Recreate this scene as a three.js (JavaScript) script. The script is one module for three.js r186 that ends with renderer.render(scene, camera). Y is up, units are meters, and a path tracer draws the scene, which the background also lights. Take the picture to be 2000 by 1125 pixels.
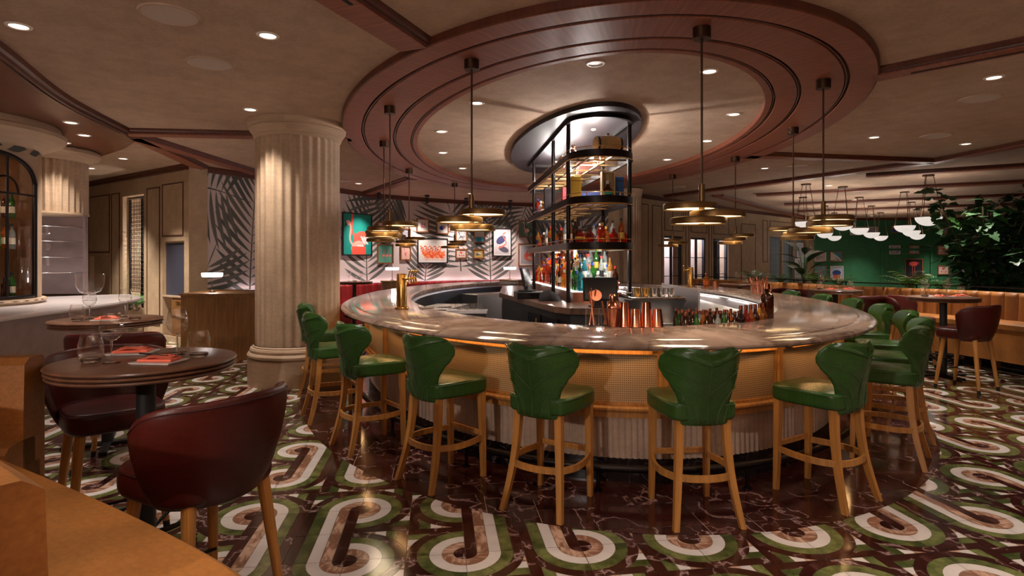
import * as THREE from 'three';
import { mergeGeometries, mergeVertices, toCreasedNormals } from 'three/addons/utils/BufferGeometryUtils.js';
import { RoundedBoxGeometry } from 'three/addons/geometries/RoundedBoxGeometry.js';
import { RectAreaLightUniformsLib } from 'three/addons/lights/RectAreaLightUniformsLib.js';

// ---------- renderer, camera, exposure ----------
RectAreaLightUniformsLib.init();
const renderer = new THREE.WebGLRenderer({ antialias: true });
renderer.toneMapping = THREE.LinearToneMapping;
renderer.toneMappingExposure = 1.35;
renderer.shadowMap.enabled = true;
const scene = new THREE.Scene();
scene.background = new THREE.Color(0x000000);
const camera = new THREE.PerspectiveCamera(52.25, 2000 / 1125, 0.05, 80);
camera.position.set(0, 1.6, 0);                    // eye height, looking level down -z
camera.lookAt(0, 1.6, -10);
camera.setViewOffset(2000, 1125, -5, 55.5, 2000, 1125);   // shifted lens: horizon above the middle of the frame

// ---------- helpers ----------
const PI = Math.PI, TAU = PI * 2;
const V = (x, y, d) => new THREE.Vector3(x, y, -d);       // d = distance into the room
function rng(s) { return () => { s |= 0; s = s + 0x6D2B79F5 | 0; let t = Math.imul(s ^ s >>> 15, 1 | s); t = t + Math.imul(t ^ t >>> 7, 61 | t) ^ t; return ((t ^ t >>> 14) >>> 0) / 4294967296; }; }
const taken = new Map();
function numbered(n) { const k = taken.get(n) || 0; taken.set(n, k + 1); return k ? `${n}_${String(k).padStart(3, '0')}` : n; }
function tag(o, label, category, group) { o.userData.label = label; o.userData.category = category; if (group) o.userData.group = group; else delete o.userData.group; return o; }
function part(name, geo, mat, parent, label) { const m = new THREE.Mesh(Array.isArray(geo) ? merge(geo) : geo, mat); m.name = name; if (label) m.userData.label = label; parent.add(m); return m; }
function thing(name, label, category, x = 0, y = 0, d = 0, turn = 0, group) {
  const o = new THREE.Group(); o.name = numbered(name); o.position.copy(V(x, y, d)); o.rotation.y = turn; scene.add(o); return tag(o, label, category, group);
}
function solo(name, geo, mat, label, category, group) { const m = new THREE.Mesh(Array.isArray(geo) ? merge(geo) : geo, mat); m.name = numbered(name); scene.add(m); return tag(m, label, category, group); }
function copyOf(o, label, x, y, d, turn, group) { const c = o.clone(); c.userData = { ...o.userData }; c.name = numbered(o.name.replace(/_\d{3}$/, '')); scene.add(c); c.position.copy(V(x, y, d)); c.rotation.y = turn; return tag(c, label, o.userData.category, group || o.userData.group); }
function structure(name, geo, mat, label) { const m = geo ? new THREE.Mesh(Array.isArray(geo) ? merge(geo) : geo, mat) : new THREE.Group(); m.name = numbered(name); m.userData.kind = 'structure'; if (label) m.userData.label = label; scene.add(m); return m; }
function merge(list) {
  const flat = list.map(g => { let q = g.index ? g.toNonIndexed() : g.clone(); for (const k of Object.keys(q.attributes)) if (!['position', 'normal', 'uv'].includes(k)) q.deleteAttribute(k); if (!q.attributes.uv) q.setAttribute('uv', new THREE.Float32BufferAttribute(new Float32Array(q.attributes.position.count * 2), 2)); if (!q.attributes.normal) q.computeVertexNormals(); return q; });
  return flat.length === 1 ? flat[0] : mergeGeometries(flat, false);
}
const mv = (g, x = 0, y = 0, z = 0, ry = 0, rx = 0, rz = 0) => { if (rx) g.rotateX(rx); if (rz) g.rotateZ(rz); if (ry) g.rotateY(ry); return g.translate(x, y, z); };
function box(w, h, d, x = 0, y = 0, z = 0, r = 0, ry = 0) { // centred in x and z, standing on y
  const g = r > 0 ? new RoundedBoxGeometry(w, h, d, 2, Math.min(r, w / 2.01, h / 2.01, d / 2.01)) : new THREE.BoxGeometry(w, h, d);
  return mv(metric(g, w, h, d), x, y + h / 2, z, ry);
}
function metric(g, w, h, d) { // box uv in metres
  const p = g.attributes.position, n = g.attributes.normal, uv = g.attributes.uv;
  for (let i = 0; i < p.count; i++) { const ax = Math.abs(n.getX(i)), ay = Math.abs(n.getY(i)), az = Math.abs(n.getZ(i)); if (ay > ax && ay > az) uv.setXY(i, p.getX(i), p.getZ(i)); else if (ax > az) uv.setXY(i, p.getZ(i), p.getY(i)); else uv.setXY(i, p.getX(i), p.getY(i)); }
  return g;
}
function cyl(r0, r1, h, x = 0, y = 0, z = 0, seg = 20, open = false) { return new THREE.CylinderGeometry(r1, r0, h, seg, 1, open).translate(x, y + h / 2, z); } // r0 bottom, r1 top
function lathe(pts, seg = 28, smooth = 0.6) { const g = new THREE.LatheGeometry(pts.map(p => new THREE.Vector2(Math.max(p[0], 0), p[1])), seg); return smooth ? toCreasedNormals(g, smooth) : g; }
function tube(pts, r, seg = 24, rad = 8, closed = false) { return new THREE.TubeGeometry(new THREE.CatmullRomCurve3(pts.map(p => p.isVector3 ? p : new THREE.Vector3(...p)), closed, 'centripetal'), seg, r, rad, closed); }
function rod(a, b, r, seg = 8, r2 = r) { const A = a.isVector3 ? a : new THREE.Vector3(...a), B = b.isVector3 ? b : new THREE.Vector3(...b), d = B.clone().sub(A), l = d.length(); const g = new THREE.CylinderGeometry(r2, r, l, seg); g.translate(0, l / 2, 0); g.applyQuaternion(new THREE.Quaternion().setFromUnitVectors(new THREE.Vector3(0, 1, 0), d.normalize())); return g.translate(A.x, A.y, A.z); }
function beamBox(a, b, w, h, r = 0) { // square bar from a to b, its top face up
  const A = a.isVector3 ? a : new THREE.Vector3(...a), B = b.isVector3 ? b : new THREE.Vector3(...b), d = B.clone().sub(A), l = d.length();
  const g = r ? new RoundedBoxGeometry(w, h, l, 2, r) : new THREE.BoxGeometry(w, h, l); metric(g); const m = new THREE.Matrix4().lookAt(A, B, Math.abs(d.y) > l * 0.99 ? new THREE.Vector3(0, 0, 1) : new THREE.Vector3(0, 1, 0)); g.applyMatrix4(m); const c = A.clone().add(B).multiplyScalar(0.5); return g.translate(c.x, c.y, c.z);
}
function poly(pts, h, y = 0, bevel = 0) { // prism over a plan outline of [x, d] points, standing on y
  const s = new THREE.Shape(pts.map(p => new THREE.Vector2(p[0], p[1]))); const g = new THREE.ExtrudeGeometry(s, { depth: h - 2 * bevel, bevelEnabled: bevel > 0, bevelSize: bevel, bevelThickness: bevel, bevelOffset: -bevel, bevelSegments: 2, curveSegments: 12 });
  g.rotateX(-PI / 2); return g.translate(0, y + bevel, 0); // shape y becomes -z, that is distance into the room
}
function grid(nu, nv, fn, closeU = false) { // parametric sheet, fn(u, v) -> [x, y, z] (u, v in 0..1)
  const pos = [], uv = [], idx = []; for (let j = 0; j <= nv; j++) for (let i = 0; i <= nu; i++) { const p = fn(i / nu, j / nv); pos.push(p[0], p[1], p[2]); uv.push(p[3] ?? i / nu, p[4] ?? j / nv); }
  for (let j = 0; j < nv; j++) for (let i = 0; i < nu; i++) { const a = j * (nu + 1) + i, b = a + 1, c = a + nu + 1, d = c + 1; idx.push(a, b, d, a, d, c); }
  const g = new THREE.BufferGeometry(); g.setAttribute('position', new THREE.Float32BufferAttribute(pos, 3)); g.setAttribute('uv', new THREE.Float32BufferAttribute(uv, 2)); g.setIndex(idx); g.computeVertexNormals(); return g;
}
// an oval in plan: centre, half-axes, turn; offset > 0 lies outside it
const oval = (cx, cd, a, b, th) => (t, off = 0) => { const c = Math.cos(t), s = Math.sin(t); let nx = c * b, nd = s * a; const n = Math.hypot(nx, nd); nx /= n; nd /= n; const lx = a * c + off * nx, ld = b * s + off * nd; return [cx + lx * Math.cos(th) - ld * Math.sin(th), cd + lx * Math.sin(th) + ld * Math.cos(th), nx * Math.cos(th) - nd * Math.sin(th), nx * Math.sin(th) + nd * Math.cos(th)]; };
const BAR = oval(0.953, 9.717, 3.45, 5.862, 0.02), RING = oval(0.82, 9.469, 3.337, 5.592, 0.091), TOWER = oval(0.83, 9.25, 0.86, 2.62, 0.1);
// profile of [offset, y] swept along an oval from t0 to t1; uv in metres
function ring(shape, prof, seg = 200, t0 = 0, t1 = TAU, crease = 0.5) {
  const pl = [0]; for (let j = 1; j < prof.length; j++) pl.push(pl[j - 1] + Math.hypot(prof[j][0] - prof[j - 1][0], prof[j][1] - prof[j - 1][1]));
  const al = [0]; for (let i = 1; i <= seg; i++) { const p = shape(t0 + (t1 - t0) * (i - 1) / seg), q = shape(t0 + (t1 - t0) * i / seg); al.push(al[i - 1] + Math.hypot(p[0] - q[0], p[1] - q[1])); }
  const pos = [], uv = [], idx = []; const n = prof.length;
  for (let i = 0; i <= seg; i++) for (let j = 0; j < n; j++) { const p = shape(t0 + (t1 - t0) * i / seg, prof[j][0]); pos.push(p[0], prof[j][1], -p[1]); uv.push(al[i], pl[j]); }
  for (let i = 0; i < seg; i++) for (let j = 0; j < n - 1; j++) { const a = i * n + j, b = a + 1, c = a + n, d = c + 1; idx.push(a, c, b, b, c, d); }
  let g = new THREE.BufferGeometry(); g.setAttribute('position', new THREE.Float32BufferAttribute(pos, 3)); g.setAttribute('uv', new THREE.Float32BufferAttribute(uv, 2)); g.setIndex(idx);
  return crease ? toCreasedNormals(g, crease) : (g.computeVertexNormals(), g);
}
const closedProf = p => [...p, p[0]];
// wall or seat along a plan polyline of [x, d]; smooth = resample as a curve
function path(pts, n = 60) { const c = new THREE.CatmullRomCurve3(pts.map(p => V(p[0], 0, p[1])), false, 'centripetal'); const out = []; for (let i = 0; i <= n; i++) { const p = c.getPointAt(i / n), t = c.getTangentAt(i / n); out.push([p.x, -p.z, t.x, -t.z]); } return out; }
function sweepPath(P, prof, crease = 0.5) { // prof of [side, y]; side > 0 lies on the right hand when walking along P
  const al = [0]; for (let i = 1; i < P.length; i++) al.push(al[i - 1] + Math.hypot(P[i][0] - P[i - 1][0], P[i][1] - P[i - 1][1]));
  const pl = [0]; for (let j = 1; j < prof.length; j++) pl.push(pl[j - 1] + Math.hypot(prof[j][0] - prof[j - 1][0], prof[j][1] - prof[j - 1][1]));
  const pos = [], uv = [], idx = [], n = prof.length; P.forEach((p, i) => prof.forEach((q, j) => { pos.push(p[0] + p[3] * q[0], q[1], -(p[1] - p[2] * q[0])); uv.push(al[i], pl[j]); }));
  for (let i = 0; i < P.length - 1; i++) for (let j = 0; j < n - 1; j++) { const a = i * n + j, b = a + 1, c = a + n, d = c + 1; idx.push(a, b, c, b, d, c); }
  const g = new THREE.BufferGeometry(); g.setAttribute('position', new THREE.Float32BufferAttribute(pos, 3)); g.setAttribute('uv', new THREE.Float32BufferAttribute(uv, 2)); g.setIndex(idx);
  const side = toCreasedNormals(g, crease);
  const cap = (p, flip) => { const sh = new THREE.Shape(prof.map(q => new THREE.Vector2(q[0], q[1]))); const s = new THREE.ShapeGeometry(sh); const a = s.attributes.position; for (let i = 0; i < a.count; i++) { const q0 = a.getX(i), q1 = a.getY(i); a.setXYZ(i, p[0] + p[3] * q0, q1, -(p[1] - p[2] * q0)); } s.computeVertexNormals(); return s; };
  return merge([side, cap(P[0]), cap(P[P.length - 1])]);
}

// ---------- surfaces ----------
function lattice(n, seed) { const r = rng(seed), a = new Float32Array(n * n); for (let i = 0; i < a.length; i++) a[i] = r(); return (x, y) => { x = ((x % 1) + 1) % 1 * n; y = ((y % 1) + 1) % 1 * n; const i = Math.floor(x), j = Math.floor(y), fx = x - i, fy = y - j, u = fx * fx * (3 - 2 * fx), v = fy * fy * (3 - 2 * fy), i1 = (i + 1) % n, j1 = (j + 1) % n; return (a[(j % n) * n + i % n] * (1 - u) + a[(j % n) * n + i1] * u) * (1 - v) + (a[j1 * n + i % n] * (1 - u) + a[j1 * n + i1] * u) * v; }; }
function fbm(seed, base = 4, oct = 5) { const L = []; for (let o = 0; o < oct; o++) L.push(lattice(Math.min(base << o, 256), seed + o * 17)); return (x, y) => { let s = 0, a = 0.5, t = 0; for (const l of L) { s += a * l(x, y); t += a; a *= 0.5; } return s / t; }; }
function tex(w, h, fn, rx = 1, ry = 1, srgb = true) {
  const d = new Uint8Array(w * h * 4); for (let j = 0; j < h; j++) for (let i = 0; i < w; i++) { const c = fn(i / w, j / h), k = (j * w + i) * 4; if (typeof c === 'number') { d[k] = d[k + 1] = d[k + 2] = Math.max(0, Math.min(255, c)); } else { d[k] = Math.max(0, Math.min(255, c[0])); d[k + 1] = Math.max(0, Math.min(255, c[1])); d[k + 2] = Math.max(0, Math.min(255, c[2])); } d[k + 3] = 255; }
  const t = new THREE.DataTexture(d, w, h); t.wrapS = t.wrapT = THREE.RepeatWrapping; t.magFilter = THREE.LinearFilter; t.minFilter = THREE.LinearMipmapLinearFilter; if (srgb) t.colorSpace = THREE.SRGBColorSpace; t.repeat.set(rx, ry); t.needsUpdate = true; return t;
}
function canvasTex(w, h, draw) { const c = document.createElement('canvas'); c.width = w; c.height = h; draw(c.getContext('2d'), w, h); const t = new THREE.CanvasTexture(c); t.colorSpace = THREE.SRGBColorSpace; return t; }
const mix = (a, b, t) => a.map((v, i) => v + (b[i] - v) * t), cl = (x, a = 0, b = 1) => Math.max(a, Math.min(b, x)), sst = (a, b, x) => { x = cl((x - a) / (b - a)); return x * x * (3 - 2 * x); };
const n1 = fbm(11, 4, 6), n2 = fbm(23, 8, 5), n3 = fbm(37, 2, 6), n4 = fbm(51, 16, 4), n5 = fbm(71, 3, 5);
// wood grain: long along v, fine across u
const woodTex = tex(512, 512, (u, v) => { const w = n1(u, v) * 0.25; const g = n4(u * 2 + w * 0.15, v * 0.12) * 0.55 + n2(u * 4 + w, v * 0.06) * 0.45; const pore = n4(u * 6, v * 0.3) > 0.66 ? -14 : 0; return 150 + g * 120 + pore; }, 1.6, 1.6);
const woodBump = woodTex;
const leatherTex = tex(512, 512, (u, v) => 190 + (n3(u, v) - 0.5) * 90 + (n4(u * 3, v * 3) - 0.5) * 40, 2, 2);
const leatherBump = tex(512, 512, (u, v) => 128 + (n4(u * 6, v * 6) - 0.5) * 150 + (n2(u * 4, v * 4) - 0.5) * 60, 5, 5, false);
const plasterTex = tex(256, 256, (u, v) => 225 + (n2(u, v) - 0.5) * 30 + (n4(u * 4, v * 4) - 0.5) * 24, 0.8, 0.8);
const ridge = (f, x, y, k) => 1 - cl(Math.abs(f(x, y) - 0.5) * k);
const redMarble = tex(1024, 1024, (u, v) => { const wx = u + (n5(u, v) - 0.5) * 0.12, wy = v + (n5(v, u) - 0.5) * 0.12; const v1 = Math.pow(ridge(n1, wx, wy, 22), 4), v2 = Math.pow(ridge(n2, wx, wy, 14), 5) * sst(0.49, 0.63, n3(v, u)), v3 = Math.pow(ridge(n3, wy, wx, 20), 4) * 0.6, m = sst(0.44, 0.6, n3(u, v)); const k = cl(v1 * m * 0.95 + v2 * 1.0 + v3 * 0.4); const base = mix([38, 15, 15], [70, 30, 24], n1(v, u) * 1.1 - 0.1); return mix(base, [206, 184, 180], k * 0.8); }, 0.6, 0.6);
const blackMarble = tex(512, 512, (u, v) => { const wx = u + (n5(u, v) - 0.5) * 0.2, wy = v + (n5(v, u) - 0.5) * 0.2; const k = cl(Math.pow(ridge(n2, wx, wy, 12), 6) * sst(0.48, 0.62, n3(u, v)) + Math.pow(ridge(n1, wy, wx, 24), 5) * 0.5); return mix([20, 14, 15], [150, 138, 140], k * 0.75); }, 1.1, 1.1);
const greenMarble = tex(512, 512, (u, v) => { const a = n2(u, v), b = n1(u * 1 + a * 0.2, v); const k = sst(0.32, 0.7, b * 0.6 + a * 0.4); const d = Math.pow(ridge(n4, u, v, 7), 3) * 0.3; return mix(mix([58, 66, 32], [118, 122, 72], k), [44, 50, 28], d); }, 1.3, 1.3);
const peachMarble = tex(512, 512, (u, v) => { const a = n1(u * 2, v), b = n2(u * 3 + a * 0.3, v); return mix(mix([140, 98, 78], [204, 168, 146], sst(0.3, 0.7, b)), [112, 82, 66], Math.pow(ridge(n1, u * 2, v, 9), 3) * 0.5); }, 1.6, 1.6);
const whiteMarble = tex(256, 256, (u, v) => mix([196, 186, 182], [226, 217, 212], n2(u, v)), 1.2, 1.2);
const counterTex = tex(1024, 1024, (u, v) => { const wx = u * 3 + (n5(u, v) - 0.5) * 0.5, wy = v + (n5(v, u) - 0.5) * 0.35; const a = n1(wx * 0.5, wy), b = n2(u * 2, wy * 1.5), k = sst(0.3, 0.7, a * 0.65 + b * 0.35); const vein = Math.pow(ridge(n3, wx * 0.35, wy, 22), 4), dark = Math.pow(ridge(n1, wy, wx * 0.4, 12), 5); let c = mix([124, 105, 96], [172, 154, 145], k); c = mix(c, [198, 184, 174], vein * 0.45); return mix(c, [84, 68, 62], dark * 0.5); }, 0.55, 0.55);
const caneTex = tex(256, 256, (u, v) => { const n = 8, x = (u * n) % 1, y = (v * n) % 1; const hole = Math.hypot(x - 0.5, y - 0.5) < 0.26; const strand = 0.86 + 0.14 * Math.sin(u * n * TAU * 2) * Math.sin(v * n * TAU * 2); const diag = Math.abs(((x + y) % 1) - 0.5) < 0.1 || Math.abs(((x - y + 2) % 1) - 0.5) < 0.1; const b = hole ? [84, 56, 36] : diag ? [214, 180, 136] : [198, 162, 116]; return hole ? b : b.map(q => q * strand); }, 8, 8);
const caneBump = tex(256, 256, (u, v) => { const n = 8, x = (u * n) % 1, y = (v * n) % 1; return Math.hypot(x - 0.5, y - 0.5) < 0.26 ? 20 : 190; }, 8, 8, false);
const fabricTex = tex(256, 256, (u, v) => 205 + (n4(u * 2, v * 2) - 0.5) * 60 + (n3(u, v) - 0.5) * 40, 3, 3);
const S = (o) => new THREE.MeshStandardMaterial(o), Ph = (o) => new THREE.MeshPhysicalMaterial(o);
const C = (r, g, b) => new THREE.Color().setRGB(r / 255, g / 255, b / 255, THREE.SRGBColorSpace);
const wood = (r, g, b, rough = 0.45, extra = {}) => S({ color: C(r, g, b), map: woodTex, bumpMap: woodBump, bumpScale: 0.0004, roughness: rough, ...extra });
const leather = (r, g, b, rough = 0.38) => Ph({ color: C(r, g, b), map: leatherTex, bumpMap: leatherBump, bumpScale: 0.0007, roughness: rough, specularIntensity: 0.7, side: THREE.DoubleSide });
const metal = (r, g, b, rough) => S({ color: C(r, g, b), metalness: 1, roughness: rough });
const M = {
  ceiling: S({ color: C(208, 177, 152), map: plasterTex, roughness: 0.95 }),
  ceilWood: wood(176, 100, 72, 0.48), soffitWood: wood(140, 78, 46, 0.35), mould: wood(112, 54, 32, 0.42),
  oak: wood(216, 150, 76, 0.4), oakDark: wood(150, 96, 48, 0.5), walnut: wood(134, 92, 70, 0.28), hostOak: wood(158, 108, 56, 0.5),
  cream: S({ color: C(204, 174, 144), map: plasterTex, roughness: 0.6 }), creamWall: S({ color: C(202, 172, 138), map: plasterTex, roughness: 0.7 }), creamLine: S({ color: C(84, 46, 34), roughness: 0.6 }),
  white: S({ color: C(226, 214, 204), roughness: 0.5 }), flute: S({ color: C(200, 172, 152), map: plasterTex, roughness: 0.7 }),
  redMarble: Ph({ map: redMarble, roughness: 0.12, specularIntensity: 1 }), blackMarble: S({ map: blackMarble, roughness: 0.22 }),
  green: S({ map: greenMarble, roughness: 0.13 }), peach: S({ map: peachMarble, roughness: 0.13 }), whiteMarble: S({ map: whiteMarble, roughness: 0.14 }),
  grout: S({ color: C(112, 88, 80), roughness: 0.9 }), counter: Ph({ map: counterTex, color: C(240, 232, 228), roughness: 0.1 }),
  cane: S({ map: caneTex, bumpMap: caneBump, bumpScale: 0.0015, roughness: 0.65 }),
  greenLeather: leather(62, 104, 46, 0.24), greenSeam: leather(82, 118, 66, 0.4), burgundy: leather(88, 28, 22, 0.34), burgundySeam: leather(70, 22, 20, 0.4), tan: leather(198, 128, 62, 0.5), tanSeam: leather(160, 98, 44, 0.5), red: leather(190, 40, 40, 0.55),
  black: S({ color: C(26, 24, 26), roughness: 0.5 }), blackGloss: S({ color: C(16, 14, 18), roughness: 0.18 }), blackMetal: metal(48, 44, 44, 0.4), blackWood: wood(44, 36, 40, 0.5),
  brass: metal(214, 168, 92, 0.22), agedBrass: metal(122, 94, 60, 0.44), bronze: metal(84, 62, 48, 0.42), chrome: metal(220, 220, 222, 0.12), steel: metal(196, 192, 192, 0.34), copper: metal(232, 158, 128, 0.16),
  glass: Ph({ transmission: 1, thickness: 0, roughness: 0.02, color: 0xffffff, ior: 1.5, side: THREE.DoubleSide }),
  solidGlass: Ph({ transmission: 1, thickness: 0.003, roughness: 0.0, color: 0xffffff, ior: 1.5 }),
  porcelain: S({ color: C(206, 200, 196), roughness: 0.25 }), napkin: S({ color: C(255, 128, 100), roughness: 0.9, side: THREE.DoubleSide }),
  rubber: S({ color: C(18, 16, 16), roughness: 0.8 }),
};
const glow = (r, g, b, k) => S({ color: 0x000000, emissive: C(r, g, b), emissiveIntensity: k, roughness: 0.6 });
const WARM = C(255, 243, 231), NEUTRAL = C(255, 246, 238);
function spotLamp(x, y, d, tx, ty, td, power, angle, color = WARM, size = 2, name = 'downlight_beam') { const l = new THREE.SpotLight(color, power, 0, angle, 0.85, 2); l.name = name; l.position.copy(V(x, y, d)); l.target.position.copy(V(tx, ty, td)); l.castShadow = true; l.shadow.radius = size; l.target.updateMatrixWorld(); scene.add(l); return l; }
function pointLamp(x, y, d, power, color = WARM, size = 2, name = 'bulb_light') { const l = new THREE.PointLight(color, power, 0, 2); l.name = name; l.position.copy(V(x, y, d)); l.castShadow = true; l.shadow.radius = size; scene.add(l); return l; }
function areaLamp(x, y, d, tx, ty, td, w, h, power, color = WARM, name = 'strip_light') { const l = new THREE.RectAreaLight(color, power, w, h); l.name = name; l.position.copy(V(x, y, d)); l.lookAt(V(tx, ty, td)); scene.add(l); return l; }

// ================= SETTING =================
const CEIL = 3.39, SOFFIT = 3.32;
// ---------- floor: mosaic of inlaid tiles outside the bar, dark red marble around the bar ----------
const floor = structure('floor', null, null);
floor.position.copy(V(-0.9027, 0, 3.118)); floor.rotation.y = 0.13;
const T = 0.32, GAP = 0.0016 / T;
part('subfloor', box(70, 0.2, 70, 0, -0.206, 0), M.grout, floor);
{
  const inLocal = (u, v) => { const c = Math.cos(0.13), s = Math.sin(0.13); return [-0.9027 + (u * c - v * s) * T, 3.118 + (u * s + v * c) * T]; };
  // signed test against the dark border: below 1 = inside
  const EDGE = 0.45, ovalTest = (X, D, off) => { const dx = X - 0.953, dd = D - 9.717, c = Math.cos(0.02), s = Math.sin(0.02), lx = dx * c + dd * s, ld = -dx * s + dd * c; return Math.hypot(lx / (3.45 + off), ld / (5.862 + off)); };
  // one tile = unit square; pieces as outlines in tile units
  const arc = (r0, r1) => { const o = [], n = 9; const a = r0 < 0.03 ? 0 : r0 + GAP * 0.5, b = r1 - GAP * 0.5; for (let i = 0; i <= n; i++) { const t = i / n * PI / 2; o.push([b * Math.cos(t), b * Math.sin(t)]); } if (a === 0) o.push([0, 0]); else for (let i = n; i >= 0; i--) { const t = i / n * PI / 2; o.push([a * Math.cos(t), a * Math.sin(t)]); } return o.map(p => [cl(p[0], GAP, 1 - GAP), cl(p[1], GAP, 1 - GAP)]); };
  const slice = (u0, u1) => { const o = [], n = 5, top = 1 - GAP; u0 += GAP * 0.5; u1 -= GAP * 0.5; u1 = Math.min(u1, 1 - GAP); const f = u => Math.sqrt(Math.max(0, 1 - u * u)) + GAP * 0.5; for (let i = 0; i <= n; i++) { const u = u0 + (u1 - u0) * i / n; o.push([u, Math.min(f(u), top)]); } o.push([u1, top], [u0, top]); return o; };
  const bar = (u0, u1) => [[u0 + GAP, GAP], [u1 - GAP, GAP], [u1 - GAP, 1 - GAP], [u0 + GAP, 1 - GAP]];
  const flat = (outline, uo, vo) => { const g = new THREE.ShapeGeometry(new THREE.Shape(outline.map(p => new THREE.Vector2(p[0] * T, p[1] * T)))); const p = g.attributes.position, uv = g.attributes.uv; for (let i = 0; i < p.count; i++) { uv.setXY(i, p.getX(i) + uo, p.getY(i) + vo); } g.rotateX(-PI / 2); return g; };
  const K = ['redMarble', 'peach', 'whiteMarble', 'green'], NM = { redMarble: 'dark_inlay', peach: 'peach_inlay', whiteMarble: 'white_inlay', green: 'green_inlay' };
  const arcPieces = [[arc(0, 0.2), 0], [arc(0.2, 0.4), 1], [arc(0.4, 0.61), 2], [arc(0.61, 0.82), 3], [arc(0.82, 1), 0], [slice(0.8, 1), 0], [slice(0.6, 0.8), 3], [slice(0.4, 0.6), 2], [slice(0.2, 0.4), 1]];
  const barPieces = [[bar(0, 0.2), 0], [bar(0.2, 0.4), 1], [bar(0.4, 0.61), 2], [bar(0.61, 0.82), 3], [bar(0.82, 1), 0]];
  const r = rng(5), variants = [0, 1, 2, 3, 4, 5].map(() => { const u = r() * 3, v = r() * 3; return { arc: arcPieces.map(([o, k]) => [flat(o, u + r(), v + r()), K[k]]), bar: barPieces.map(([o, k]) => [flat(o, u + r(), v + r()), K[k]]) }; });
  // which tile goes where: rings around every second crossing, opened to a straight run on one side of each pair
  const cells = [];
  for (let i = -24; i <= 34; i++) for (let j = -9; j <= 40; j++) for (const [qx, qy] of [[0, 0], [-1, 0], [-1, -1], [0, -1]]) {
    const cu = 2 * i, cv = 2 * j, u = cu + qx + 0.5, v = cv + qy + 0.5, [X, D] = inLocal(u, v);
    if (D < 1.1 || D > 24 || X < -11.5 || X > 15 || ovalTest(X, D, EDGE) < 0.955) continue;
    const px = 1005 + 1147 * X / D, py = 507 + 1147 * 1.6 / D, left = ((i % 2) + 2) % 2 === 0, lower = ((j % 2) + 2) % 2 === 0;
    if (px < -260 || px > 2260 || py > 1420) continue;
    const sx = qx < 0 ? -1 : 1, sy = qy < 0 ? -1 : 1, straight = (left ? sx < 0 : sx > 0) && (lower ? sy > 0 : sy < 0);
    cells.push({ cu, cv, sx, sy, straight, size: T * T * 1147 * 1147 * 1.6 / D ** 3 * (px > -60 && px < 2060 && py < 1190 ? 1 : 0.02), k: Math.floor(r() * 6) });
  }
  cells.sort((a, b) => b.size - a.size);
  const far = { redMarble: [], peach: [], whiteMarble: [], green: [] };
  cells.forEach((c, n) => {
    // arc tile is turned about the ring centre, the straight tile is mirrored where needed
    const turn = c.sx > 0 ? (c.sy > 0 ? 0 : -PI / 2) : (c.sy > 0 ? PI / 2 : PI), set = variants[c.k][c.straight ? 'bar' : 'arc'];
    // a straight tile: u runs away from the joint through the ring centres; turned so that it lies in its own quarter
    const bx = c.sx > 0 ? 0 : PI, by = c.sx > 0 ? (c.sy > 0 ? 0 : -1) : (c.sy > 0 ? 1 : 0);
    const place = o => { o.position.set(c.cu * T, 0, -c.cv * T); if (!c.straight) o.rotation.y = turn; else { o.rotation.y = bx; o.position.z -= by * T; } };
    if (n < 230) { const t = new THREE.Group(); t.name = 'mosaic_tile'; place(t); floor.add(t); for (const [g, k] of set) part(NM[k], g, M[k], t); }
    else { const t = new THREE.Object3D(); place(t); t.updateMatrix(); for (const [g, k] of set) far[k].push(g.clone().applyMatrix4(t.matrix)); }
  });
  for (const k of K) part(NM[k].replace('inlay', 'mosaic_field'), far[k], M[k], floor).userData.kind = 'stuff';
  // dark red marble tiles around the bar, cut to the oval border
  const border = []; for (let i = 0; i < 360; i++) { const p = BAR(i / 360 * TAU, EDGE); const dx = p[0] + 0.9027, dd = p[1] - 3.118, c = Math.cos(0.13), s = Math.sin(0.13); border.push([(dx * c + dd * s) / T, (-dx * s + dd * c) / T]); }
  const clip = pts => { let out = pts; for (let i = 0; i < border.length && out.length; i++) { const a = border[i], b = border[(i + 1) % border.length], side = p => (b[0] - a[0]) * (p[1] - a[1]) - (b[1] - a[1]) * (p[0] - a[0]); const inp = out; out = []; for (let k = 0; k < inp.length; k++) { const p = inp[k], q = inp[(k + 1) % inp.length], sp = side(p), sq = side(q); if (sp >= 0) out.push(p); if (sp >= 0 !== sq >= 0) { const t = sp / (sp - sq); out.push([p[0] + (q[0] - p[0]) * t, p[1] + (q[1] - p[1]) * t]); } } } return out; };
  const whole = [0, 1, 2, 3, 4, 5, 6, 7].map(() => flat([[GAP * 1.2, GAP * 1.2], [1 - GAP * 1.2, GAP * 1.2], [1 - GAP * 1.2, 1 - GAP * 1.2], [GAP * 1.2, 1 - GAP * 1.2]], r() * 4, r() * 4));
  const dark = [];
  for (let i = -16; i <= 26; i++) for (let j = -6; j <= 52; j++) { const u = i + 0.5, v = j + 0.5, [X, D] = inLocal(u + 0.5, v + 0.5), e = ovalTest(X, D, EDGE); if (e > 1.06 || ovalTest(X, D, -0.5) < 0.93) continue; dark.push({ u, v, D, X, e }); }
  dark.sort((a, b) => a.D - b.D);
  const rest = [];
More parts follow.
